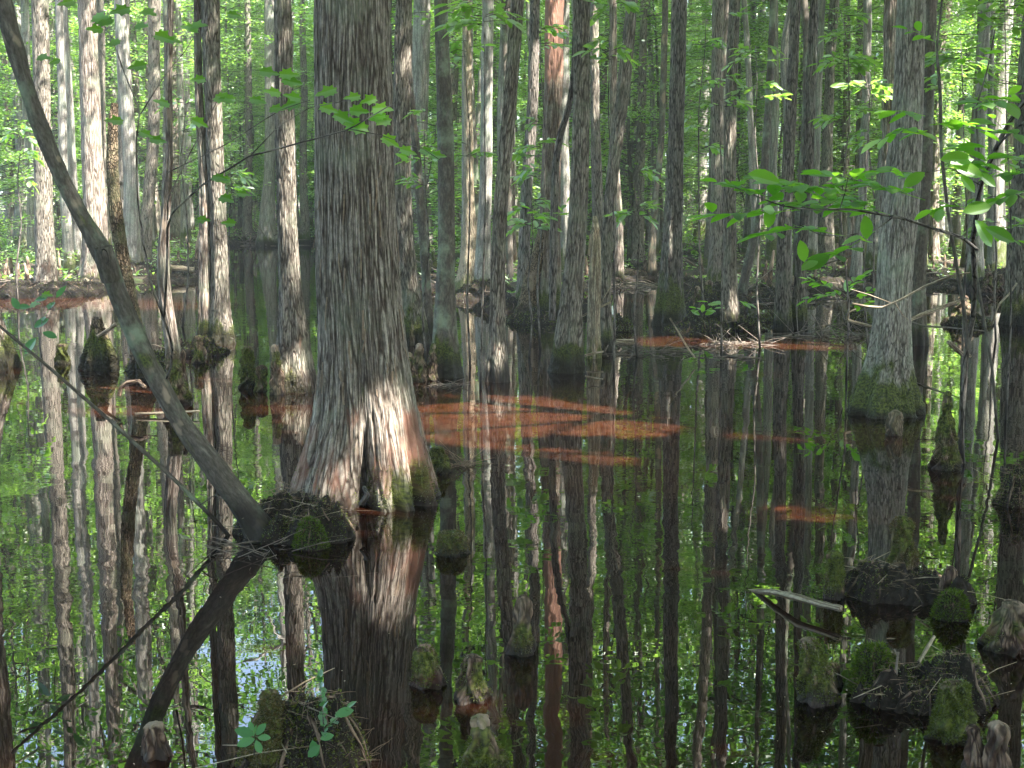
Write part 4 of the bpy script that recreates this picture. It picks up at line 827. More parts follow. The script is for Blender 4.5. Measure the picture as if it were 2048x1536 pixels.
# mid distance mossy humps
for k_, (lb, px, yb, rx, ry, h) in enumerate([
        ('long dark mossy hump behind the bending grey trunk', 1065, 650, .45, .5, .12), ('bright green moss hump below the dark-skirted trunk', 1395, 672, .5, .5, .16),
        ('mossy bank hump between the dark-skirted and plain grey trunks', 1425, 628, .6, .7, .26), ('thin mossy log-like hump left of the dark leaning pair', 1530, 645, .35, .3, .08),
        ('small mossy hump right of the dark leaning pair', 1715, 650, .22, .3, .22), ('mossy hump right of the plain grey trunk foot', 1500, 664, .25, .25, .12),
        ('mossy hump with moss-furred roots behind the leaning trunk', 385, 715, .45, .4, .12), ('dark root hump under the sinuous grey trunk', 1235, 665, .25, .3, .14),
        ('mossy hump left of the twisted pale trunk', 300, 745, .3, .3, .12), ('black root hump in the water behind the right saplings', 1935, 655, .45, .4, .10)]):
    hummock(lb, px, yb, rx, ry, h, 22, 40, .75, 3500, 30 + k_, stickr=.008)

# dark root mounds strung along the far shoreline
bank = [hummock('dark mossy root mound in the row along the far shoreline', 60, 600, .9, .8, .22 + .06 * k_, 60, 60, .6, 5000, 60 + k_, stickr=.016, group='dark root mounds along the far shoreline') for k_ in range(3)]
rb_ = random.Random(31); k_ = 0
for px_ in range(-20, 2100, 58):
    px2 = px_ + rb_.uniform(-14, 14); sd_ = float(np.interp(px2, SHX, SHD)) + rb_.uniform(-.5, 2.2); x_ = (px2 - 1024) / FPX * sd_; sc_ = rb_.uniform(.6, 1.15)
    if k_ < 3: r_ = bank[k_][0]
    else:
        r_ = bank[k_ % 3][0].copy(); COL.objects.link(r_)
        for ch in list(bank[k_ % 3][0].children):
            c_ = ch.copy(); COL.objects.link(c_); c_.parent = r_
    r_.location = (x_, sd_, 0); r_.rotation_euler = (0, 0, rb_.uniform(0, 6.28)); r_.scale = (sc_, sc_, rb_.uniform(.45, .95)); k_ += 1

# ------------------------------------------------------------------ logs, sticks and branches lying about
def stick(label, pts, mat='wood', name='fallen_branch', cat='branch', seg=8, n=None, twigs=(), group=None, world=False, sig=.02, rough=.0):
    P4 = [(*P(x, y, D), max(w_, .7) / 2 * D / FPX) for x, y, D, w_ in pts]
    def rf(PH, S, R, bk): return R * (1 + (fbm(bk * 25 + len(label), 3) - .5) * .5)
    parts = [tube(P4, seg, n or 7 * len(P4), rfun=rf, sig=sig)]
    for tw in twigs: parts.append(tube([(*P(x, y, D), max(w_, .6) / 2 * D / FPX) for x, y, D, w_ in tw], 5, 4 * len(tw), sig=.03))
    v, f, a = join(parts); o = np.array(P4[0][:3]); ob = link(name, mkmesh(name, v - o, f, [M[mat]], True, None, a), None, o)
    return tag(ob, label, cat, group)
stick('thick pale broken branch sticking up from the water at lower right', [(1470, 1182, 7.42, 6), (1500, 1183, 7.38, 11), (1545, 1184, 7.2, 13), (1600, 1196, 6.98, 15), (1640, 1208, 6.88, 14), (1682, 1217, 6.78, 13)], seg=14, n=50)
stick('long thin grey pole slanting from the left edge to the leaning tree foot', [(-15, 640, 8.45, 6), (110, 745, 8.45, 7), (230, 850, 8.5, 8), (350, 960, 8.5, 9), (440, 1050, 8.55, 9), (478, 1098, 8.6, 9)], mat='smooth', twigs=[[(110, 745, 8.45, 2.5), (60, 705, 8.4, 2), (0, 690, 8.4, 1.5)], [(400, 1010, 8.5, 3), (430, 990, 8.5, 2), (450, 1000, 8.4, 1.5)]])
stick('pale straight dead branch pointing out right of the thick right-hand trunk', [(1818, 640, 14, 8), (1850, 627, 14.2, 9), (1890, 612, 14.4, 8), (1930, 598, 14.6, 6)])
stick('thin whitish arching twig crossing the thick right-hand trunk', [(1704, 607, 11.5, 4), (1735, 613, 11.5, 5), (1765, 615, 11.5, 5), (1800, 600, 11.4, 5), (1850, 572, 11.3, 5), (1900, 552, 11.2, 4), (1940, 545, 11.2, 3)], twigs=[[(1784, 607, 11.5, 2), (1740, 590, 11.6, 2), (1700, 578, 11.7, 1.5)], [(1790, 606, 11.5, 2), (1805, 630, 11.5, 2), (1818, 640, 11.5, 1.5)]])
stick('short mossy branch stub with a pale end jutting over water at right', [(1898, 684, 12.5, 9), (1908, 694, 12.6, 9), (1924, 708, 12.8, 9), (1940, 712, 13, 7)])
stick('curved brown drifting twig running right from the thick right-hand trunk', [(1818, 642, 14, 3), (1850, 653, 13.5, 3.5), (1900, 655, 13, 3), (1968, 662, 12.5, 3)], mat='twig')
stick('bleached twig fork reaching up beside the right-edge trunk', [(1982, 652, 14, 3), (1998, 608, 14, 4), (2016, 590, 14, 5), (2034, 566, 14, 4)], twigs=[[(1998, 608, 14, 2), (1980, 600, 14, 1.5), (1972, 590, 14, 1)]])
stick('slanting wet branch tip right of the flared mossy foot', [(1826, 764, 13.5, 5), (1850, 773, 13.4, 5), (1885, 785, 13.2, 4), (1918, 795, 13, 2)], mat='dark')
stick('forked white twig leaning on the narrow trunks at centre', [(1162, 634, 18, 4), (1190, 618, 18, 5), (1222, 604, 18, 4)], twigs=[[(1198, 614, 18, 3), (1208, 595, 18, 2.5), (1222, 572, 18, 2)]])
stick('short bleached log at the water line right of the sinuous trunk', [(1232, 684, 19, 12), (1250, 685, 19, 14), (1268, 683, 19, 12)], seg=10)
stick('pale driftwood stick floating toward the brush pile', [(1170, 711, 17.3, 5), (1190, 706, 17.4, 5), (1206, 703, 17.5, 4)])
stick('small white stick floating right of the moss-collared tree', [(1170, 752, 15.6, 3), (1188, 756, 15.6, 3.5), (1206, 758, 15.5, 2.5)])
stick('fallen white log lying on the far left shore', [(-20, 512, 42, 12), (20, 522, 42, 13), (45, 528, 42, 12), (70, 532, 42, 11)], name='fallen_log', cat='log')
stick('sunlit white log across the far inlet left of the mossy-footed pair', [(338, 536, 34, 13), (365, 538, 34, 14), (388, 541, 34, 12)], name='fallen_log', cat='log')
stick('pale short log slanting to the water near the leaning trunk', [(172, 560, 31, 10), (188, 575, 30.5, 10), (202, 584, 30, 9)], name='fallen_log', cat='log')
stick('pale broken branch resting on the mossy stump', [(196, 672, 16.5, 6), (214, 662, 16.4, 8), (232, 648, 16.4, 7)])
stick('thin half-sunk pole pointing right under the leaning trunk', [(270, 828, 13.2, 5), (320, 826, 13.2, 6), (400, 822, 13.2, 4)])
stick('crooked grey root arch by the water left of the leaning trunk', [(238, 792, 13.6, 10), (242, 775, 13.6, 9), (254, 765, 13.6, 9), (278, 762, 13.6, 9), (290, 775, 13.5, 8)], mat='knee')
stick('slanting forked twig in the brush pile, longest white one', [(1340, 636, 17.5, 3), (1360, 670, 17.4, 4), (1375, 695, 17.3, 4), (1390, 716, 17.3, 4)])
stick('pale branch hanging by the brush pile right of the leaning pair', [(1695, 640, 16, 6), (1710, 645, 16, 7), (1745, 654, 16, 7)], twigs=[[(1695, 640, 16, 5), (1697, 625, 16, 5), (1712, 618, 16, 4)]])
stick('upright bleached stick standing on the lower right root mound', [(1792, 1450, 5.7, 6), (1791, 1400, 5.7, 6), (1793, 1330, 5.7, 6), (1797, 1304, 5.7, 5)], mat='twig', twigs=[[(1795, 1310, 5.7, 4), (1788, 1298, 5.7, 3)]])
stick('thick grey stick leaning right behind the lower right root mound', [(1815, 1365, 6, 8), (1840, 1320, 6.1, 9), (1868, 1273, 6.2, 8)])
stick('bent grey root stick dipping in the water at the lower right mound', [(1738, 1452, 5.7, 6), (1755, 1440, 5.7, 9), (1775, 1420, 5.75, 8)])
stick('short dark dead stub beside the far-left leaves, pointing up', [(748 - 20, 975, 8.9, 9), (735, 990, 8.8, 12), (722, 1010, 8.8, 12)], mat='dark')
def brush(label, px, yb, rx, ry, n, lmin, lmax, r, seed, up=.5, mat='twig', h=.0, cat='brush'):
    D = Dof(yb); o = np.array([P(px, yb, D)[0], D, 0.0]); v, f, a = curve_sticks(n, (0, 0), rx, ry, lambda x, y: h * random.random(), lmin, lmax, r, seed, up)
    return tag(link('twig_pile', mkmesh('twig_pile', v, f, [M[mat]], True, None, a), None, o), label, cat)
brush('tangle of bleached twigs half in the water below the dark-skirted trunk', 1385, 712, .75, .5, 30, .15, .6, .006, 3, .35)
brush('low brush of pale twigs in the water right of the sinuous trunk', 1265, 704, .4, .4, 40, .1, .5, .006, 4, .6)
brush('matted pale roots and sticks on the shore behind the sinuous trunk', 1235, 575, 1.0, 1.0, 60, .3, 1.0, .012, 5, .3)
brush('stick tangle between the dark leaning pair and the thick right-hand trunk', 1680, 672, .7, .5, 55, .2, .9, .007, 6, .9)
brush('small spray of sunlit rootlets right of the biggest trunk', 925, 932, .09, .07, 60, .05, .22, .0022, 7, 1.0, 'needle')
brush('little green-and-white twig scrap floating under the reddish knees', 890, 772, .18, .1, 30, .05, .22, .004, 8, .4)
brush('hanging roots around the foot of the far pale flared tree', 528, 490, .9, .6, 80, .4, 1.6, .02, 9, 1.2)
brush('dead twigs around the foot of the leaning tree', 505, 1100, .24, .22, 36, .08, .38, .0028, 10, .7)
brush('dry grass stalks drooping off the bottom mossy mound', 668, 1520, .12, .1, 60, .08, .2, .0016, 11, .8, 'needle')
brush('driftwood sticks on the mossy hump under the plain grey trunk', 1480, 690, .5, .35, 50, .1, .5, .006, 12, .6)
brush('twigs caught in the water before the knee-crowded right bank', 1560, 600, 1.6, .8, 50, .3, 1.2, .010, 13, .8)
brush('grey twigs heaped at the left foot of the biggest trunk', 600, 1010, .18, .2, 70, .06, .22, .0022, 14, .5, 'needle', .12)

# ------------------------------------------------------------------ right-hand saplings and low leafy branches
def sapling(label, stems, sprays, leafmat='leaf_near', bark='dark', name='sapling', cat='young tree', extra=()):
    p0 = P(*stems[0][0][:3]); o = np.array([p0[0], p0[1], 0.0]); e = empty(name, o, label, cat)
    jv = join([stem(s) for s in stems]); link('stem', mkmesh('stem', jv[0] - o, jv[1], [M[bark]], True, None, jv[2]), e)
    lp = []
    for k_, (pts, n_, size, shape) in enumerate(sprays):
        D = pts[0][2]; w = [P(*q) for q in pts]
        lp.append(spray(w, int(n_ * (1.7 if D < 9 else 1)), size * (.78 if D < 9 else 1) * D / FPX, size * .42 * D / FPX, shape, seed=k_ + len(label)))
        if len(w) > 1: 
            q = [(*p, .0016) for p in w]; tv = tube(q, 4, 8, sig=.02); lp.append((tv[0], tv[1], None))
    for x, y, D, ang, s_ in extra:
        pp = P(x, y, D); d = np.array([math.cos(ang), random.uniform(-.3, .1), math.sin(ang)]); nn = np.array([random.uniform(-.2, .2), -1.1, .9])
        lp.append(leaves(pp[None], d[None], nn[None], np.array([s_ * D / FPX]), np.array([s_ * .55 * D / FPX]), OVAL, .08, .12))
    lv = join(lp); link('leaves', mkmesh('leaves', lv[0] - o, lv[1], [M[leafmat]]), e)
    return e
D = 10.9
sapling('dark sapling stem forking to the upper right, with low sprays of broad leaves reaching left',
        [[(1925, 935, D, 13), (1921, 880, D, 12), (1932, 700, D - .1, 12), (1946, 640, D - .3, 11), (1950, 560, D - .8, 11), (1945, 480, D - 1.5, 11), (1953, 430, 8.4, 11), (1960, 370, 8, 11), (1990, 300, 7.7, 10), (2020, 240, 7.4, 9), (2060, 190, 7.2, 8)],
         [(1955, 500, 8.6, 7), (1925, 475, 8.2, 7), (1870, 458, 7.8, 6), (1800, 435, 7.4, 6), (1700, 418, 7.0, 5), (1620, 420, 6.9, 4), (1560, 412, 6.9, 3), (1470, 375, 6.8, 2)],
         [(1788, 433, 7.4, 3), (1750, 460, 7.2, 3), (1690, 472, 7.1, 3), (1640, 470, 7.1, 2), (1600, 450, 7.1, 2)],
         [(1990, 300, 7.7, 5), (2010, 275, 7.5, 5), (2060, 235, 7.2, 4)], [(1680, 416, 7, 2.5), (1690, 385, 7, 2), (1696, 355, 7, 1.5)],
         [(1960, 370, 8, 3), (1900, 335, 7.6, 2), (1860, 345, 7.2, 2), (1780, 340, 7, 1.5)]],
        [([(1640, 420, 6.9), (1560, 400, 6.9), (1440, 366, 6.8)], 9, 62, OVAL), ([(1600, 420, 6.9), (1520, 425, 6.9), (1410, 430, 6.8)], 7, 60, OVAL), ([(1700, 416, 7), (1620, 385, 7), (1540, 362, 6.9)], 9, 58, OVAL),
         ([(1760, 425, 7.2), (1700, 385, 7.1), (1590, 368, 7)], 10, 62, OVAL), ([(1850, 400, 7.2), (1760, 372, 7.1), (1650, 350, 7)], 12, 62, OVAL), ([(1780, 430, 7.3), (1700, 405, 7.2), (1620, 408, 7.1)], 8, 56, OVAL),
         ([(1850, 352, 7.2), (1790, 342, 7.1), (1760, 345, 7)], 5, 52, OVAL), ([(1690, 472, 7.1), (1600, 455, 7.1), (1520, 470, 7)], 8, 58, OVAL), ([(1750, 462, 7.2), (1690, 500, 7.1), (1640, 520, 7)], 5, 58, OVAL),
         ([(1895, 345, 7.2), (1935, 330, 7.2), (1975, 320, 7.2)], 6, 56, OVAL), ([(1880, 305, 7.2), (1900, 295, 7.2), (1920, 300, 7.2)], 3, 66, OVAL), ([(1860, 275, 7), (1810, 255, 6.9), (1770, 275, 6.9)], 7, 52, OVAL),
         ([(1850, 232, 7), (1810, 222, 6.9), (1780, 222, 6.9)], 4, 44, OVAL), ([(1860, 250, 7), (1900, 245, 7), (1950, 260, 7)], 6, 50, OVAL), ([(2040, 205, 7.2), (2000, 200, 7.1), (1955, 208, 7)], 7, 58, OVAL),
         ([(2040, 270, 7.2), (2010, 262, 7.1), (1990, 240, 7)], 5, 56, OVAL), ([(1930, 415, 7.2), (1900, 410, 7.2), (1870, 420, 7.2)], 5, 44, OVAL), ([(2060, 340, 7.2), (2030, 350, 7.2), (1990, 345, 7.2)], 5, 58, OVAL),
         ([(2060, 380, 7.2), (2030, 385, 7.2), (2000, 400, 7.2)], 5, 54, OVAL)],
        extra=[(1560, 365, 6.8, 2.8, 66), (1880, 320, 7, .1, 70), (1905, 330, 7, -.3, 64), (1950, 440, 7, -.9, 66), (1925, 425, 7, .3, 60), (1850, 345, 7, -2.6, 50), (1730, 430, 7, -1.4, 50), (1540, 410, 6.9, -1.6, 46), (1600, 480, 7, -1.3, 46), (1660, 510, 7, -2.7, 60), (1970, 455, 7, -.4, 64), (1920, 350, 7, -.8, 46), (1955, 345, 7, -.6, 46)])
sapling('thin pale-edged sapling stem right of the thick right-hand trunk', [[(1935, 700, 10.6, 10), (1928, 620, 10.6, 8), (1908, 500, 10.5, 7), (1895, 420, 10.4, 7), (1882, 300, 10.3, 7), (1880, 170, 10.2, 7), (1872, 100, 10.2, 5), (1885, 0, 10.2, 5), (1880, -90, 10.2, 4)]],
        [([(1885, 150, 10.2), (1920, 120, 10.2), (1960, 110, 10.2)], 8, 40, OVAL), ([(1880, 90, 10.2), (1850, 70, 10.2), (1820, 60, 10.2)], 6, 36, OVAL)], bark='smooth')
sapling('slim green-grey stem rising from the water near the right edge', [[(2000, 905, 12, 6), (1994, 860, 12, 6), (1985, 740, 12, 6), (1968, 640, 12, 6), (1955, 565, 12, 6), (1945, 480, 12, 5), (1960, 330, 12, 4), (1950, 220, 12, 4), (1975, 140, 12, 3), (1990, 60, 12, 3)]],
        [([(1950, 225, 12), (1990, 200, 12), (2030, 190, 12)], 9, 34, OVAL), ([(1960, 330, 12), (1930, 320, 12), (1900, 325, 12)], 7, 30, OVAL), ([(1950, 470, 12), (1990, 470, 12), (2030, 480, 12)], 8, 30, OVAL)], bark='smooth')
sapling('dark vine curving beside the moss-collared trunk', [[(1104, 640, 17.2, 14), (1106, 540, 17.2, 16), (1108, 430, 17.2, 16), (1111, 330, 17.2, 15), (1120, 270, 17, 14), (1138, 215, 16.8, 12), (1147, 150, 16.6, 10), (1149, 60, 16.5, 8), (1150, -60, 16.5, 7)]],
        [([(1108, 440, 17), (1085, 430, 16.8), (1065, 420, 16.8)], 6, 26, OVAL), ([(1108, 440, 17), (1120, 425, 16.8), (1130, 410, 16.8)], 5, 26, OVAL)], name='vine', cat='vine')
sapling('seedling with four rounded pale green leaves on the shaggy knee at the bottom', [[(508, 1510, 4.78, 3), (510, 1490, 4.78, 2.5), (509, 1462, 4.78, 2)]], [([(509, 1480, 4.78), (509, 1460, 4.78)], 1, 30, OVAL)], 'leaf_blue', name='seedling', cat='plant',
        extra=[(508, 1470, 4.76, 2.75, 42), (510, 1478, 4.76, -2.9, 40), (512, 1470, 4.76, .9, 32), (512, 1480, 4.76, -1.2, 30), (515, 1475, 4.76, .05, 28), (506, 1462, 4.76, 1.9, 22)])
sapling('tall bluish-green weedy seedling in front of the biggest trunk reflection', [[(652, 1530, 4.9, 3), (648, 1470, 4.9, 3), (645, 1410, 4.9, 2.5), (638, 1358, 4.9, 2)]],
        [([(650, 1500, 4.9), (646, 1420, 4.9), (638, 1352, 4.9)], 16, 32, HEXA), ([(648, 1460, 4.9), (690, 1420, 4.9)], 5, 34, HEXA)], 'leaf_blue', name='seedling', cat='plant', extra=[(640, 1490, 4.86, -2.4, 36), (625, 1480, 4.86, -1.4, 40), (640, 1478, 4.86, .3, 30), (670, 1430, 4.86, .3, 40)])
sapling('small bluish leaves on a hair-thin stem near the left edge', [[(86, 730, 9, 2), (80, 690, 9, 2), (84, 640, 9, 1.6), (82, 612, 9, 1.4)]], [([(84, 640, 9), (110, 600, 9)], 4, 34, HEXA)], 'leaf_blue', name='seedling', cat='plant',
        extra=[(68, 655, 9, .6, 34), (72, 675, 9, -2.2, 40), (85, 665, 9, -.3, 30), (24, 595, 9, -1.0, 28), (70, 600, 9, .2, 26), (60, 615, 9, 3.0, 26)])
sapling('low leafy shrub at the water edge left of the thick right-hand trunk', [[(1690, 650, 17, 3), (1680, 600, 17, 3), (1660, 570, 17, 2)], [(1680, 600, 17, 2), (1720, 575, 17, 2)], [(1690, 630, 17, 2), (1740, 600, 16.8, 2)]],
        [([(1690, 600, 17), (1660, 575, 17), (1620, 560, 17)], 14, 26, OVAL), ([(1690, 600, 17), (1700, 570, 17), (1720, 555, 17)], 12, 26, OVAL), ([(1700, 600, 17), (1735, 585, 17), (1770, 578, 17)], 8, 34, OVAL), ([(1680, 590, 17), (1640, 590, 17), (1615, 600, 17)], 10, 26, OVAL), ([(1700, 610, 16.8), (1720, 610, 16.8), (1745, 600, 16.8)], 7, 30, OVAL)], name='shrub', cat='shrub')
sapling('bright green seedling on the moss bank right of the dark-skirted trunk', [[(1405, 632, 21, 2), (1406, 622, 21, 1.5)]], [([(1406, 622, 21), (1395, 618, 21)], 3, 20, OVAL), ([(1406, 622, 21), (1425, 618, 21)], 4, 20, OVAL)], name='seedling', cat='plant', extra=[(1400, 630, 21, 2.6, 22), (1410, 630, 21, .5, 22), (1405, 626, 21, 1.5, 18)])
sapling('broad-leaved seedling hugging the plain grey trunk', [[(1450, 625, 20.5, 2), (1440, 610, 20.5, 2)]], [([(1450, 612, 20.5), (1420, 605, 20.5)], 5, 26, OVAL), ([(1475, 600, 20.5), (1492, 606, 20.5)], 4, 26, OVAL)], name='seedling', cat='plant')

# mid-distance understory saplings, each with its own place
def mid_sapling(label, px, D, ys, size=24, nsp=6, spread=40, seed=0, yb=None, mat='leaf_far'):
    rg = random.Random(seed); yb_ = HOR + 2 * FPX / D; yt = min(ys) - 20
    st = [(px + rg.uniform(-6, 6), yb_ + 8, D, 5)] + [(px + rg.uniform(-10, 10), yb_ + (yt - yb_) * q, D, 5 - 3.6 * q) for q in (.2, .45, .7, .9, 1.)]
    sp = []; stems = [st]
    for k_ in range(nsp):
        y = rg.choice(ys) + rg.uniform(-14, 14); sx = rg.choice((-1, 1)); dd = D + rg.uniform(-.7, .7)
        q = [(px + rg.uniform(-5, 5), y, dd), (px + sx * spread * .5, y - rg.uniform(0, 10), dd), (px + sx * spread * rg.uniform(.7, 1.2), y + rg.uniform(-6, 10), dd)]
        sp.append((q, rg.randint(8, 13), size, OVAL)); stems.append([(*q[0], 1.6), (*q[1], 1.3), (*q[2], 1)])
    return sapling(label, stems, sp, mat)
MS = [('understory sapling with big dark leaves at the top, right of the mossy-skirt trunk', 965, 15, (10, 30, 55), 30, 9, 60), ('sapling with drooping glossy leaves left of the peeled red trunk', 1080, 19, (60, 90, 250, 300, 350), 22, 14, 44),
      ('whorl-leaved sapling between the peeled red trunk and the bending grey trunk', 1062, 18, (400, 425, 450), 24, 9, 44), ('little sapling with yellow-green leaves right of the biggest trunk', 935, 17, (90, 110, 300, 320), 22, 9, 36),
      ('sapling with hanging leaves above the sinuous trunk', 1222, 16, (20, 90, 120), 26, 8, 40), ('bluish-leaved sapling right of the sinuous trunk', 1270, 18, (340, 350, 420), 22, 9, 36),
      ('sapling with dark round leaves between the leaning pair and the pinkish trunk', 1690, 16, (40, 80, 120, 230), 24, 14, 46), ('sapling with yellow sunlit leaf sprays at upper right', 1925, 15, (100, 130, 160, 190), 26, 16, 56),
      ('sapling crown filling the upper right corner', 2015, 13, (5, 30, 60), 30, 12, 60), ('sapling with leaves over the plain grey trunk, upper part', 1445, 18, (30, 170, 200), 20, 7, 40), ('sapling in front of the lichen-mottled trunk', 1515, 19, (110, 160, 190), 22, 10, 44),
      ('feathery sapling between biggest trunk and mossy-skirt trunk', 850, 17, (230, 290, 330, 360), 20, 10, 34), ('leafy sapling low behind the mossy-footed pair', 455, 21, (380, 430, 360), 20, 9, 36), ('thin sapling with sparse leaves left of the mossy-footed pair', 370, 22, (200, 260, 330), 20, 9, 40),
      ('sapling with small leaves left of the slim shore trunk', 40, 26, (270, 320, 360), 20, 8, 30), ('sapling right of the dark-skirted trunk with sunlit tips', 1405, 24, (60, 100, 160, 250, 300), 20, 16, 40), ('sapling behind the pinkish sunlit trunk', 1745, 22, (130, 190, 220, 280), 20, 14, 36),
      ('sapling by the right edge above the mossy foot', 1995, 20, (400, 430, 460, 330), 22, 14, 44), ('pale-leaved sapling left of the thick right-hand trunk', 1735, 18, (170, 180, 200), 24, 8, 34)]
for k_, (lb, px, D_, ys, sz, ns, spd) in enumerate(MS): mid_sapling(lb, px, D_, ys, sz, ns, spd, 100 + k_)

# ------------------------------------------------------------------ understory trees: a few kinds, many copies
def copy_thing(root, loc, rz, sc, label=None, group=None):
    r = root.copy(); COL.objects.link(r); r.location = loc; r.rotation_euler = (0, 0, rz); r.scale = (sc[0], sc[0], sc[1])
    for ch in list(root.children):
        c = ch.copy(); COL.objects.link(c); c.parent = r
    if label: r['label'] = label
    return r
def understory_proto(kind, H, rad, nb, per, ls, label, z0=.12):
    rg = np.random.default_rng(400 + kind); o = np.zeros(3)
    path = []; x = y = 0
    for q in np.linspace(0, 1, 9):
        path.append((x, y, H * q - (.4 if q == 0 else 0), .035 * (1 - .8 * q) * H / 8 + .006)); x += rg.normal() * .12; y += rg.normal() * .12
    tv = [tube(path, 8, 40, sig=.03)]; lv = []; C_ = []; D_ = []; N_ = []; L_ = []
    pa = np.array(path)
    for b in range(nb):
        q = z0 + (1 - z0) * (b + rg.random()) / nb; zc = H * q; c0 = np.array([np.interp(zc, pa[:, 2], pa[:, k]) for k in range(2)] + [zc])
        a = rg.random() * 6.28; ln = rad * (.5 + .6 * rg.random()) * (1.1 - .5 * q); rise = rg.uniform(-.05, .45)
        d = np.array([math.cos(a), math.sin(a), rise]); p1 = c0 + d * ln * .5; p2 = c0 + d * ln + np.array([0, 0, -.12 * ln])
        tv.append(tube([(*c0, .012), (*p1, .009), (*p2, .004)], 4, 6, sig=.03))
        side = np.array([-math.sin(a), math.cos(a), 0]); m_ = int(per * (.6 + .8 * rg.random())); t_ = .15 + .9 * np.sqrt(rg.random(m_))
        pos = c0 + (p1 - c0) * 0 + np.outer(t_, p2 - c0) + np.outer(rg.normal(size=m_) * .22 * ln * (.4 + t_ * .6), side); pos[:, 2] += rg.normal(size=m_) * .07 + .06 * np.sin(t_ * 3)
        C_.append(pos); dd = np.tile(d, (m_, 1)) + np.outer(rg.normal(size=m_), side) + rg.normal(size=(m_, 3)) * .3; D_.append(dd)
        nn = rg.normal(size=(m_, 3)) * .42; nn[:, 2] += 1; N_.append(nn); L_.append(ls * (.65 + .7 * rg.random(m_)))
    C_, D_, N_, L_ = map(np.concatenate, (C_, D_, N_, L_))
    e = empty('understory_tree', (0, 0, 0), label, 'tree', 'leafy understory trees across the water')
    jv = join(tv); link('trunk', mkmesh('trunk', *jv[:2], [M['smooth']], True, None, jv[2]), e)
    lvs = leaves(C_, D_, N_, L_, L_ * .5, HEXA, .1, .15); link('crown', mkmesh('crown', lvs[0], lvs[1], [M['leaf_far']]), e)
    return e
UP = [understory_proto(0, 9, 2.2, 90, 100, .10, 'leafy understory tree with layered sprays in the sunlit woods'), understory_proto(1, 12, 2.6, 110, 100, .10, 'tall leafy understory tree in the sunlit woods beyond the water'),
      understory_proto(2, 6, 1.8, 70, 90, .09, 'bushy young tree with leaves down to the ground beyond the water', .03), understory_proto(3, 15, 3.0, 120, 100, .11, 'high-crowned understory tree with leaves showing between far trunks', .3), understory_proto(4, 3.2, 1.5, 40, 70, .10, 'low leafy shrub on the far bank', .02)]
used = set(); cnt = 0; rg = random.Random(21)
def place(protos, k_, x, y, s, sz):
    z = float(ground_z(np.array([x]), np.array([y]))[0]); rz = rg.uniform(0, 6.28)
    if k_ not in used: used.add(k_); r = protos[k_]; r.location = (x, y, z); r.rotation_euler = (0, 0, rz); r.scale = (s, s, sz)
    else: copy_thing(protos[k_], (x, y, z), rz, (s, sz))
tries = 0; got = []
while len(got) < 225 and tries < 6000:
    tries += 1; y = 27 + 56 * rg.random() ** .85; px = rg.uniform(-150, 2200)
    if len(got) > 200: px = rg.uniform(430, 720); y = rg.uniform(57, 84)
    x = (px - 1024) / FPX * y
    sd = np.interp(px, SHX, SHD)
    if y < sd + 1.5: continue
    if any((x - a) ** 2 + (y - b) ** 2 < 1.7 for a, b in got): continue
    got.append((x, y)); k_ = rg.choice([0, 1, 2, 3, 3, 1]) if y > 36 else rg.choice([4, 4, 2, 3, 0]); s = rg.uniform(.8, 1.2)
    place(UP, k_, x, y, s, s * rg.uniform(.85, 1.15))

# ------------------------------------------------------------------ far trunks
def far_proto(kind, H, r, mat, label, lean=0.0, crownz=.66, nl=600):
    rg = np.random.default_rng(900 + kind); path = [(0, 0, -.4, r * 1.9), (0, 0, 0, r * 1.8), (0, 0, .4, r * 1.35), (0, 0, 1.0, r * 1.12)]; x = y = 0.
    for z in np.arange(2.2, H, 1.4):
        x += lean * 1.4 + rg.normal() * .05; y += rg.normal() * .05; path.append((x, y, z, r * (1 - .55 * z / H)))
    fu = flute(5, .12, kind)
    def rf(PH, S, R, bk): return R * (1 + fu(PH) * (.2 + sstep(1.2, 0, S))) + (fbm(bk * np.array([7, 7, 2]) + kind, 2) - .5) * .03
    def mf(mask, PH, S, v, bk): mask[..., 0] = .7 * sstep(.9, .2, v[..., 2] + fbm(v * 3, 2) - .5)
    v, f, a = tube(path, 22, 110, rfun=rf, sig=.02, maskfun=mf, seed=kind * 3.)
    e = empty('background_tree', (0, 0, 0), label, 'tree', 'background trunks in the woods beyond the water')
    link('trunk', mkmesh('trunk', v, f, [M[mat]], True, None, a), e)
    cc, lv = crown_data(x, y, H * crownz, H + 1.5, 2.4, nl, .2, 900 + kind, cull=False)
    crown_obj(e, (x, y, H), cc, lv, M[mat], r * .8, (0, 0, 0), 16)
    return e
FPs = [far_proto(0, 16, .12, 'pale', 'straight grey background trunk in the hazy woods'), far_proto(1, 18, .19, 'pale', 'thick pale background trunk in the hazy woods'), far_proto(2, 15, .11, 'smooth', 'thin mottled background trunk leaning among the others', .04),
       far_proto(3, 17, .15, 'grey', 'furrowed background trunk with flared foot in the woods'), far_proto(4, 15, .07, 'pale', 'very slender grey background trunk', -.03), far_proto(5, 18, .13, 'pale', 'grey background trunk tilting slightly left', -.025),
       far_proto(6, 16, .10, 'pale', 'slender pale background trunk catching the light', .01)]
used = set(); got2 = []; tries = 0
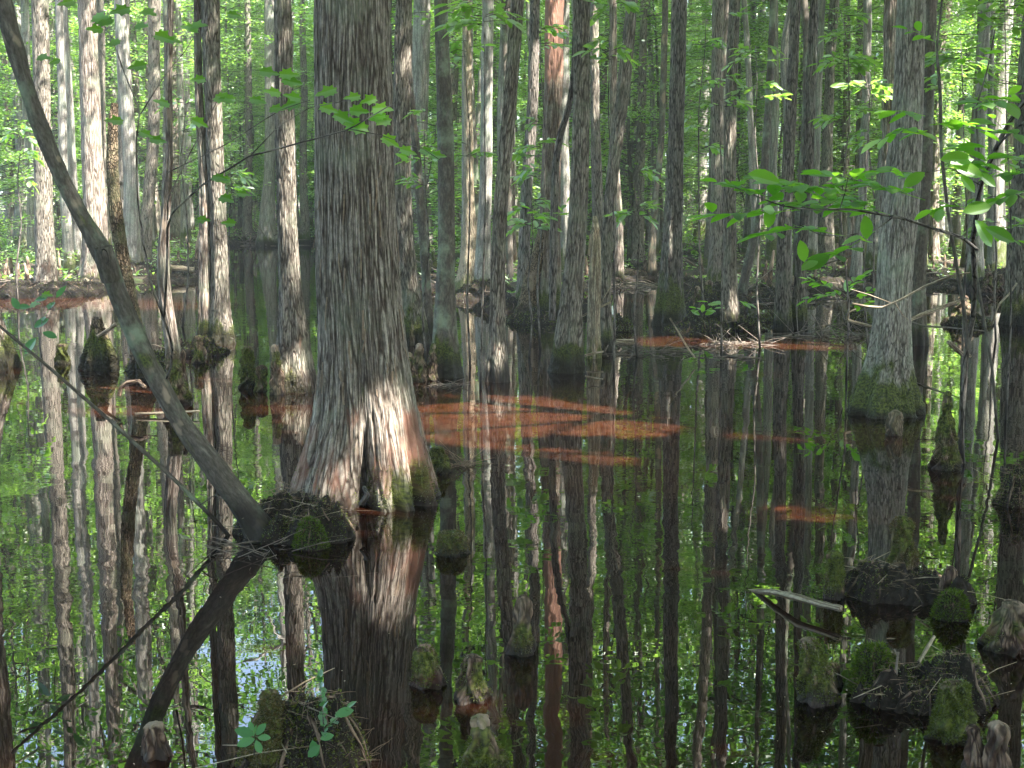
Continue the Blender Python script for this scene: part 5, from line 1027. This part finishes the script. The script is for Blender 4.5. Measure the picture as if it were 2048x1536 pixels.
while len(got2) < 292 and tries < 9000:
    tries += 1; near_ = len(got2) < 20 and tries < 600; y = 26 + 10 * rg.random() if near_ else 34 + 44 * rg.random() ** 1.2; px = rg.uniform(870 if near_ else -200, 2250); x = (px - 1024) / FPX * y
    sd = np.interp(px, SHX, SHD)
    if y < sd - 1: continue
    if near_ and any(abs(px - (1024 + FPX * p[1][-3][0] / p[2])) < 16 for p in T if p[2] < 30): continue
    if any((x - a) ** 2 + (y - b) ** 2 < 1.3 for a, b in got2 + [(p[1][1][0], p[2]) for p in T]): continue
    got2.append((x, y)); s = rg.uniform(.8, 1.25); place(FPs, rg.randrange(7), x, y, s, rg.uniform(.9, 1.15))

# ------------------------------------------------------------------ unseen trees placed beside and behind the viewpoint to shade the near water
def shade_trees():
    used_ = 0; base = empty('shade_tree', (0, 0, 0), 'tall unseen canopy tree placed beside the viewpoint to shade the near water', 'tree', 'unseen shade trees around the viewpoint')
    grid = []
    for gx in np.arange(-9, 24, 4.2):
        for gy in np.arange(-9, 27, 4.2):
            x = gx + rg.uniform(-1.2, 1.2); y = gy + rg.uniform(-1.2, 1.2)
            if y > 1 and abs(x) < .36 * y + 1.2: 
                continue
            if abs(x) < 1.5 and -2 < y < 2: continue
            grid.append((x, y))
    for k_, (x, y) in enumerate(grid):
        H = rg.uniform(13, 16); e = base if k_ == 0 else empty('shade_tree', (0, 0, 0), base['label'], 'tree', base['group'])
        e.location = (x, y, 0); o = np.array([x, y, 0.])
        tv = tube([(x, y, -.5, .3), (x, y, 0, .28), (x, y, 1, .19), (x + .1, y, 7, .15), (x, y + .1, H, .08)], 14, 40, sig=.02); link('trunk', mkmesh('trunk', tv[0] - o, tv[1], [M['grey']], True, None, tv[2]), e)
        # crowns shifted inward over the open water
        cx = x * .8 + .2 * 2; cy = y + (.9 if y < 4 else 0)
        cc, lv = crown_data(cx, cy, H - 4, H + 2, 3.8, 5600, .24, 2000 + k_); crown_obj(e, (x, y + .1, H), cc, lv, M['grey'], .14, o, 16)
shade_trees()

# ------------------------------------------------------------------ ground cover, far wood, floating specks
def scatter_cover():
    n = 90000; y = 24 + 62 * RNG.random(n) ** .8; px = -100 + 2300 * RNG.random(n); x = (px - 1024) / FPX * y; z = ground_z(x, y)
    nn = fbm(np.stack([x * .5, y * .5, 0 * x + 3], -1), 3); k_ = (z > .02) & (RNG.random(n) < sstep(.42, .58, nn + .12 * (px < 700) + .05 * (y > 40)))
    c = np.stack([x, y, z + .35 * RNG.random(n) ** 1.5 * sstep(24, 45, y) + .02], -1)[k_]; m_ = len(c); d = RNG.normal(size=(m_, 3)); d[:, 2] = abs(d[:, 2]) * .5; nr = RNG.normal(size=(m_, 3)) * .5; nr[:, 2] += 1
    L_ = .06 + .10 * RNG.random(m_); lv = leaves(c, d, nr, L_, L_ * .45, HEXA, .1, .2)
    o_ = link('ground_cover', mkmesh('ground_cover', lv[0], lv[1], [M['leaf_far']])); tag(o_, 'low green leafy ground cover on the far banks', 'ground cover', None, 'stuff')
scatter_cover()
def far_wood():
    n = 52000; y = 84 + 26 * RNG.random(n); x = (RNG.random(n) - .5) * 1.0 * y; z = 24 * RNG.random(n) ** 1.15
    nn = fbm(np.stack([x * .22, y * .22, z * .3], -1), 3); k_ = RNG.random(n) < sstep(.35, .55, nn); c = np.stack([x, y, z], -1)[k_]; m_ = len(c)
    d = RNG.normal(size=(m_, 3)); d[:, 2] *= .4; nr = RNG.normal(size=(m_, 3)) * .5; nr[:, 2] += 1; nr[:, 1] -= .5; L_ = .35 + .35 * RNG.random(m_)
    lv = leaves(c, d, nr, L_, L_ * .6, HEXA, .1, .1); o_ = link('distant_wood', mkmesh('distant_wood', lv[0], lv[1], [M['leaf_far']])); tag(o_, 'bright green mass of distant foliage closing the view', 'woodland', None, 'stuff')
def encircling_wood():  # unseen ring of leaves, added to block low sky light around the viewpoint
    n = 20000; a = RNG.uniform(math.radians(125), math.radians(415), n); r = RNG.uniform(31, 46, n); x = r * np.cos(a); y = r * np.sin(a); z = 24 * RNG.random(n) ** 1.1
    k_ = (np.abs(x) > .36 * np.maximum(y, 0) + 9) | (y < -8); c = np.stack([x, y, z], -1)[k_]; c = c[clear_of_flecks(c, .2)]; m_ = len(c)
    d = RNG.normal(size=(m_, 3)); nr = RNG.normal(size=(m_, 3)); L_ = .6 + .5 * RNG.random(m_)
    lv = leaves(c, d, nr, L_, L_ * .6, HEXA, .1, .1); o_ = link('shade_wood', mkmesh('shade_wood', lv[0], lv[1], [M['leaf_crown']])); tag(o_, 'unseen leafy wood added beside and behind the viewpoint to dim the sky light', 'woodland', None, 'stuff')
def distant_trunks():
    parts = []; r_ = random.Random(5)
    for _ in range(260):
        y = r_.uniform(66, 100); x = r_.uniform(-.40, .40) * y; q = r_.uniform(.07, .19); z = float(ground_z(np.array([x]), np.array([y]))[0]); a_ = r_.uniform(-.5, .5)
        parts.append(tube([(x, y, z - .4, q * 1.7), (x, y, z + .5, q * 1.25), (x + a_ * .3, y, 5, q), (x + a_, y, 11, q * .8), (x + a_ * 1.2, y, 18, q * .4)], 8, 16, sig=.02, seed=r_.random() * 50))
    v, f, a = join(parts); tag(link('distant_trunks', mkmesh('distant_trunks', v, f, [M['pale']], True, None, a)), 'pale slim trunks crowded in the farthest part of the woods', 'trees', None, 'stuff')
far_wood(); encircling_wood(); distant_trunks()
def litter():
    parts = []; rg_ = random.Random(77)
    for _ in range(420):
        y = rg_.uniform(26, 60); px = rg_.uniform(-50, 2100); x = (px - 1024) / FPX * y; z = float(ground_z(np.array([x]), np.array([y]))[0])
        if z < -.05: continue
        b = rg_.random() * 6.28; L_ = rg_.uniform(.3, 1.6); d = np.array([math.cos(b), math.sin(b), rg_.uniform(-.1, .5)]); r = rg_.uniform(.008, .035); p = np.array([x, y, z + .04])
        m_ = p + d * L_ * .5 + np.array([0, 0, rg_.uniform(0, .15)]); q = p + d * L_; parts.append(tube([(*p, r), (*m_, r * .8), (*q, r * .4)], 5, 6, sig=.04))
    v, f, a = join(parts); tag(link('stick_litter', mkmesh('stick_litter', v, f, [M['twig']], True, None, a)), 'pale sticks and twigs littering the far banks', 'litter', None, 'stuff')
litter()
# crowds of small knees on the banks
kp = []
for k_ in range(4):
    path, rf = knee_mesh(.32 + .1 * k_, .075, .03, .1 * (k_ - 1.5), seed=50 + k_, seg=14, n=18)
    def mf(mask, PH, S, v, bk): mask[..., 2] = .8 * sstep(.2, .4, v[..., 2]); mask[..., 0] = .6 * sstep(.2, .05, v[..., 2]); mask[..., 1] = .3
    v, f, a = tube(path, 14, 18, rfun=rf, sig=.02, maskfun=mf); me = mkmesh('cypress_knee', v, f, [M['knee']], True, None, a); kp.append(me)
nk = 0; tries = 0
while nk < 170 and tries < 4000:
    tries += 1; px = rg.uniform(-20, 2070); sd = float(np.interp(px, SHX, SHD)); y = sd + rg.uniform(-.8, 7) ** 1 if rg.random() < .8 else sd + rg.uniform(0, 16); x = (px - 1024) / FPX * y
    z = float(ground_z(np.array([x]), np.array([y]))[0])
    if z < -.15: continue
    o_ = link('cypress_knee', kp[rg.randrange(4)], None, (x, y, min(z, .2) - .02)); s = rg.uniform(.4, 1.1); o_.scale = (s * .9, s * .9, s * rg.uniform(.7, 1.5)); o_.rotation_euler = (0, 0, rg.uniform(0, 6.28))
    tag(o_, 'small pale-tipped knee in the crowd on the far bank', 'tree root', 'small knees crowding the far banks'); nk += 1
# floating specks of pollen and leaf bits
n = 900; py = 600 + 930 * RNG.random(n); px = 2048 * RNG.random(n); c = np.array([Wp(a, b, .002) for a, b in zip(px, py)])
nn = fbm(c * .9, 3); c = c[RNG.random(n) < sstep(.35, .6, nn)]; m_ = len(c); d = RNG.normal(size=(m_, 3)); d[:, 2] = 0
lv = leaves(c, d, np.tile([0, 0, 1.], (m_, 1)), .005 + .014 * RNG.random(m_) ** 4, .003 + .005 * RNG.random(m_), DIAM, 0, 0)
tag(link('floating_specks', mkmesh('floating_specks', lv[0], lv[1], [simple_mat('pollen_specks', (.35, .3, .2), (.6, .55, .42), 5)])), 'pale specks of pollen and leaf bits floating on the dark water', 'debris', None, 'stuff')
for lb, x_, y_, s_ in [('yellow-brown fallen leaf floating below the upper right root mound', 1772, 1278, .05), ('tan fallen leaf lying at the lower right root mound', 1748, 1390, .05), ('pale leaf floating near the left edge of the water', 96, 1292, .045)]:
    p = Wp(x_, y_, .006 if 'floating' in lb else .1); lv = leaves(np.array([[0, 0, 0.]]), np.array([[1., .2, 0]]), np.array([[0, 0, 1.]]), np.array([s_]), np.array([s_ * .45]), OVAL, .1, .05)
    tag(link('fallen_leaf', mkmesh('fallen_leaf', lv[0], lv[1], [M['needle']]), None, p), lb, 'leaf')
# ------------------------------------------------------------------ haze
hz = 0.0016
m, t, out = newmat('woodland_haze'); vp = nd(t, 'ShaderNodeVolumePrincipled'); vp.inputs['Density'].default_value = hz; vp.inputs['Color'].default_value = (0.90, 0.96, 0.93, 1); vp.inputs['Anisotropy'].default_value = 0.2
t.links.new(vp.outputs[0], out.inputs['Volume'])
hv = np.array([[x, y, z] for z in (-3, 32) for (x, y) in ((-920, -60), (920, -60), (920, 920), (-920, 920))], float)
hf = np.array([[0, 3, 2, 1], [4, 5, 6, 7], [0, 1, 5, 4], [1, 2, 6, 5], [2, 3, 7, 6], [3, 0, 4, 7]])
ho = link('haze', mkmesh('haze', hv, [hf], [m])); ho['kind'] = 'stuff'; ho['label'] = 'pale light haze hanging in the distant woods'; ho['category'] = 'haze'
print('objects', len(bpy.data.objects))
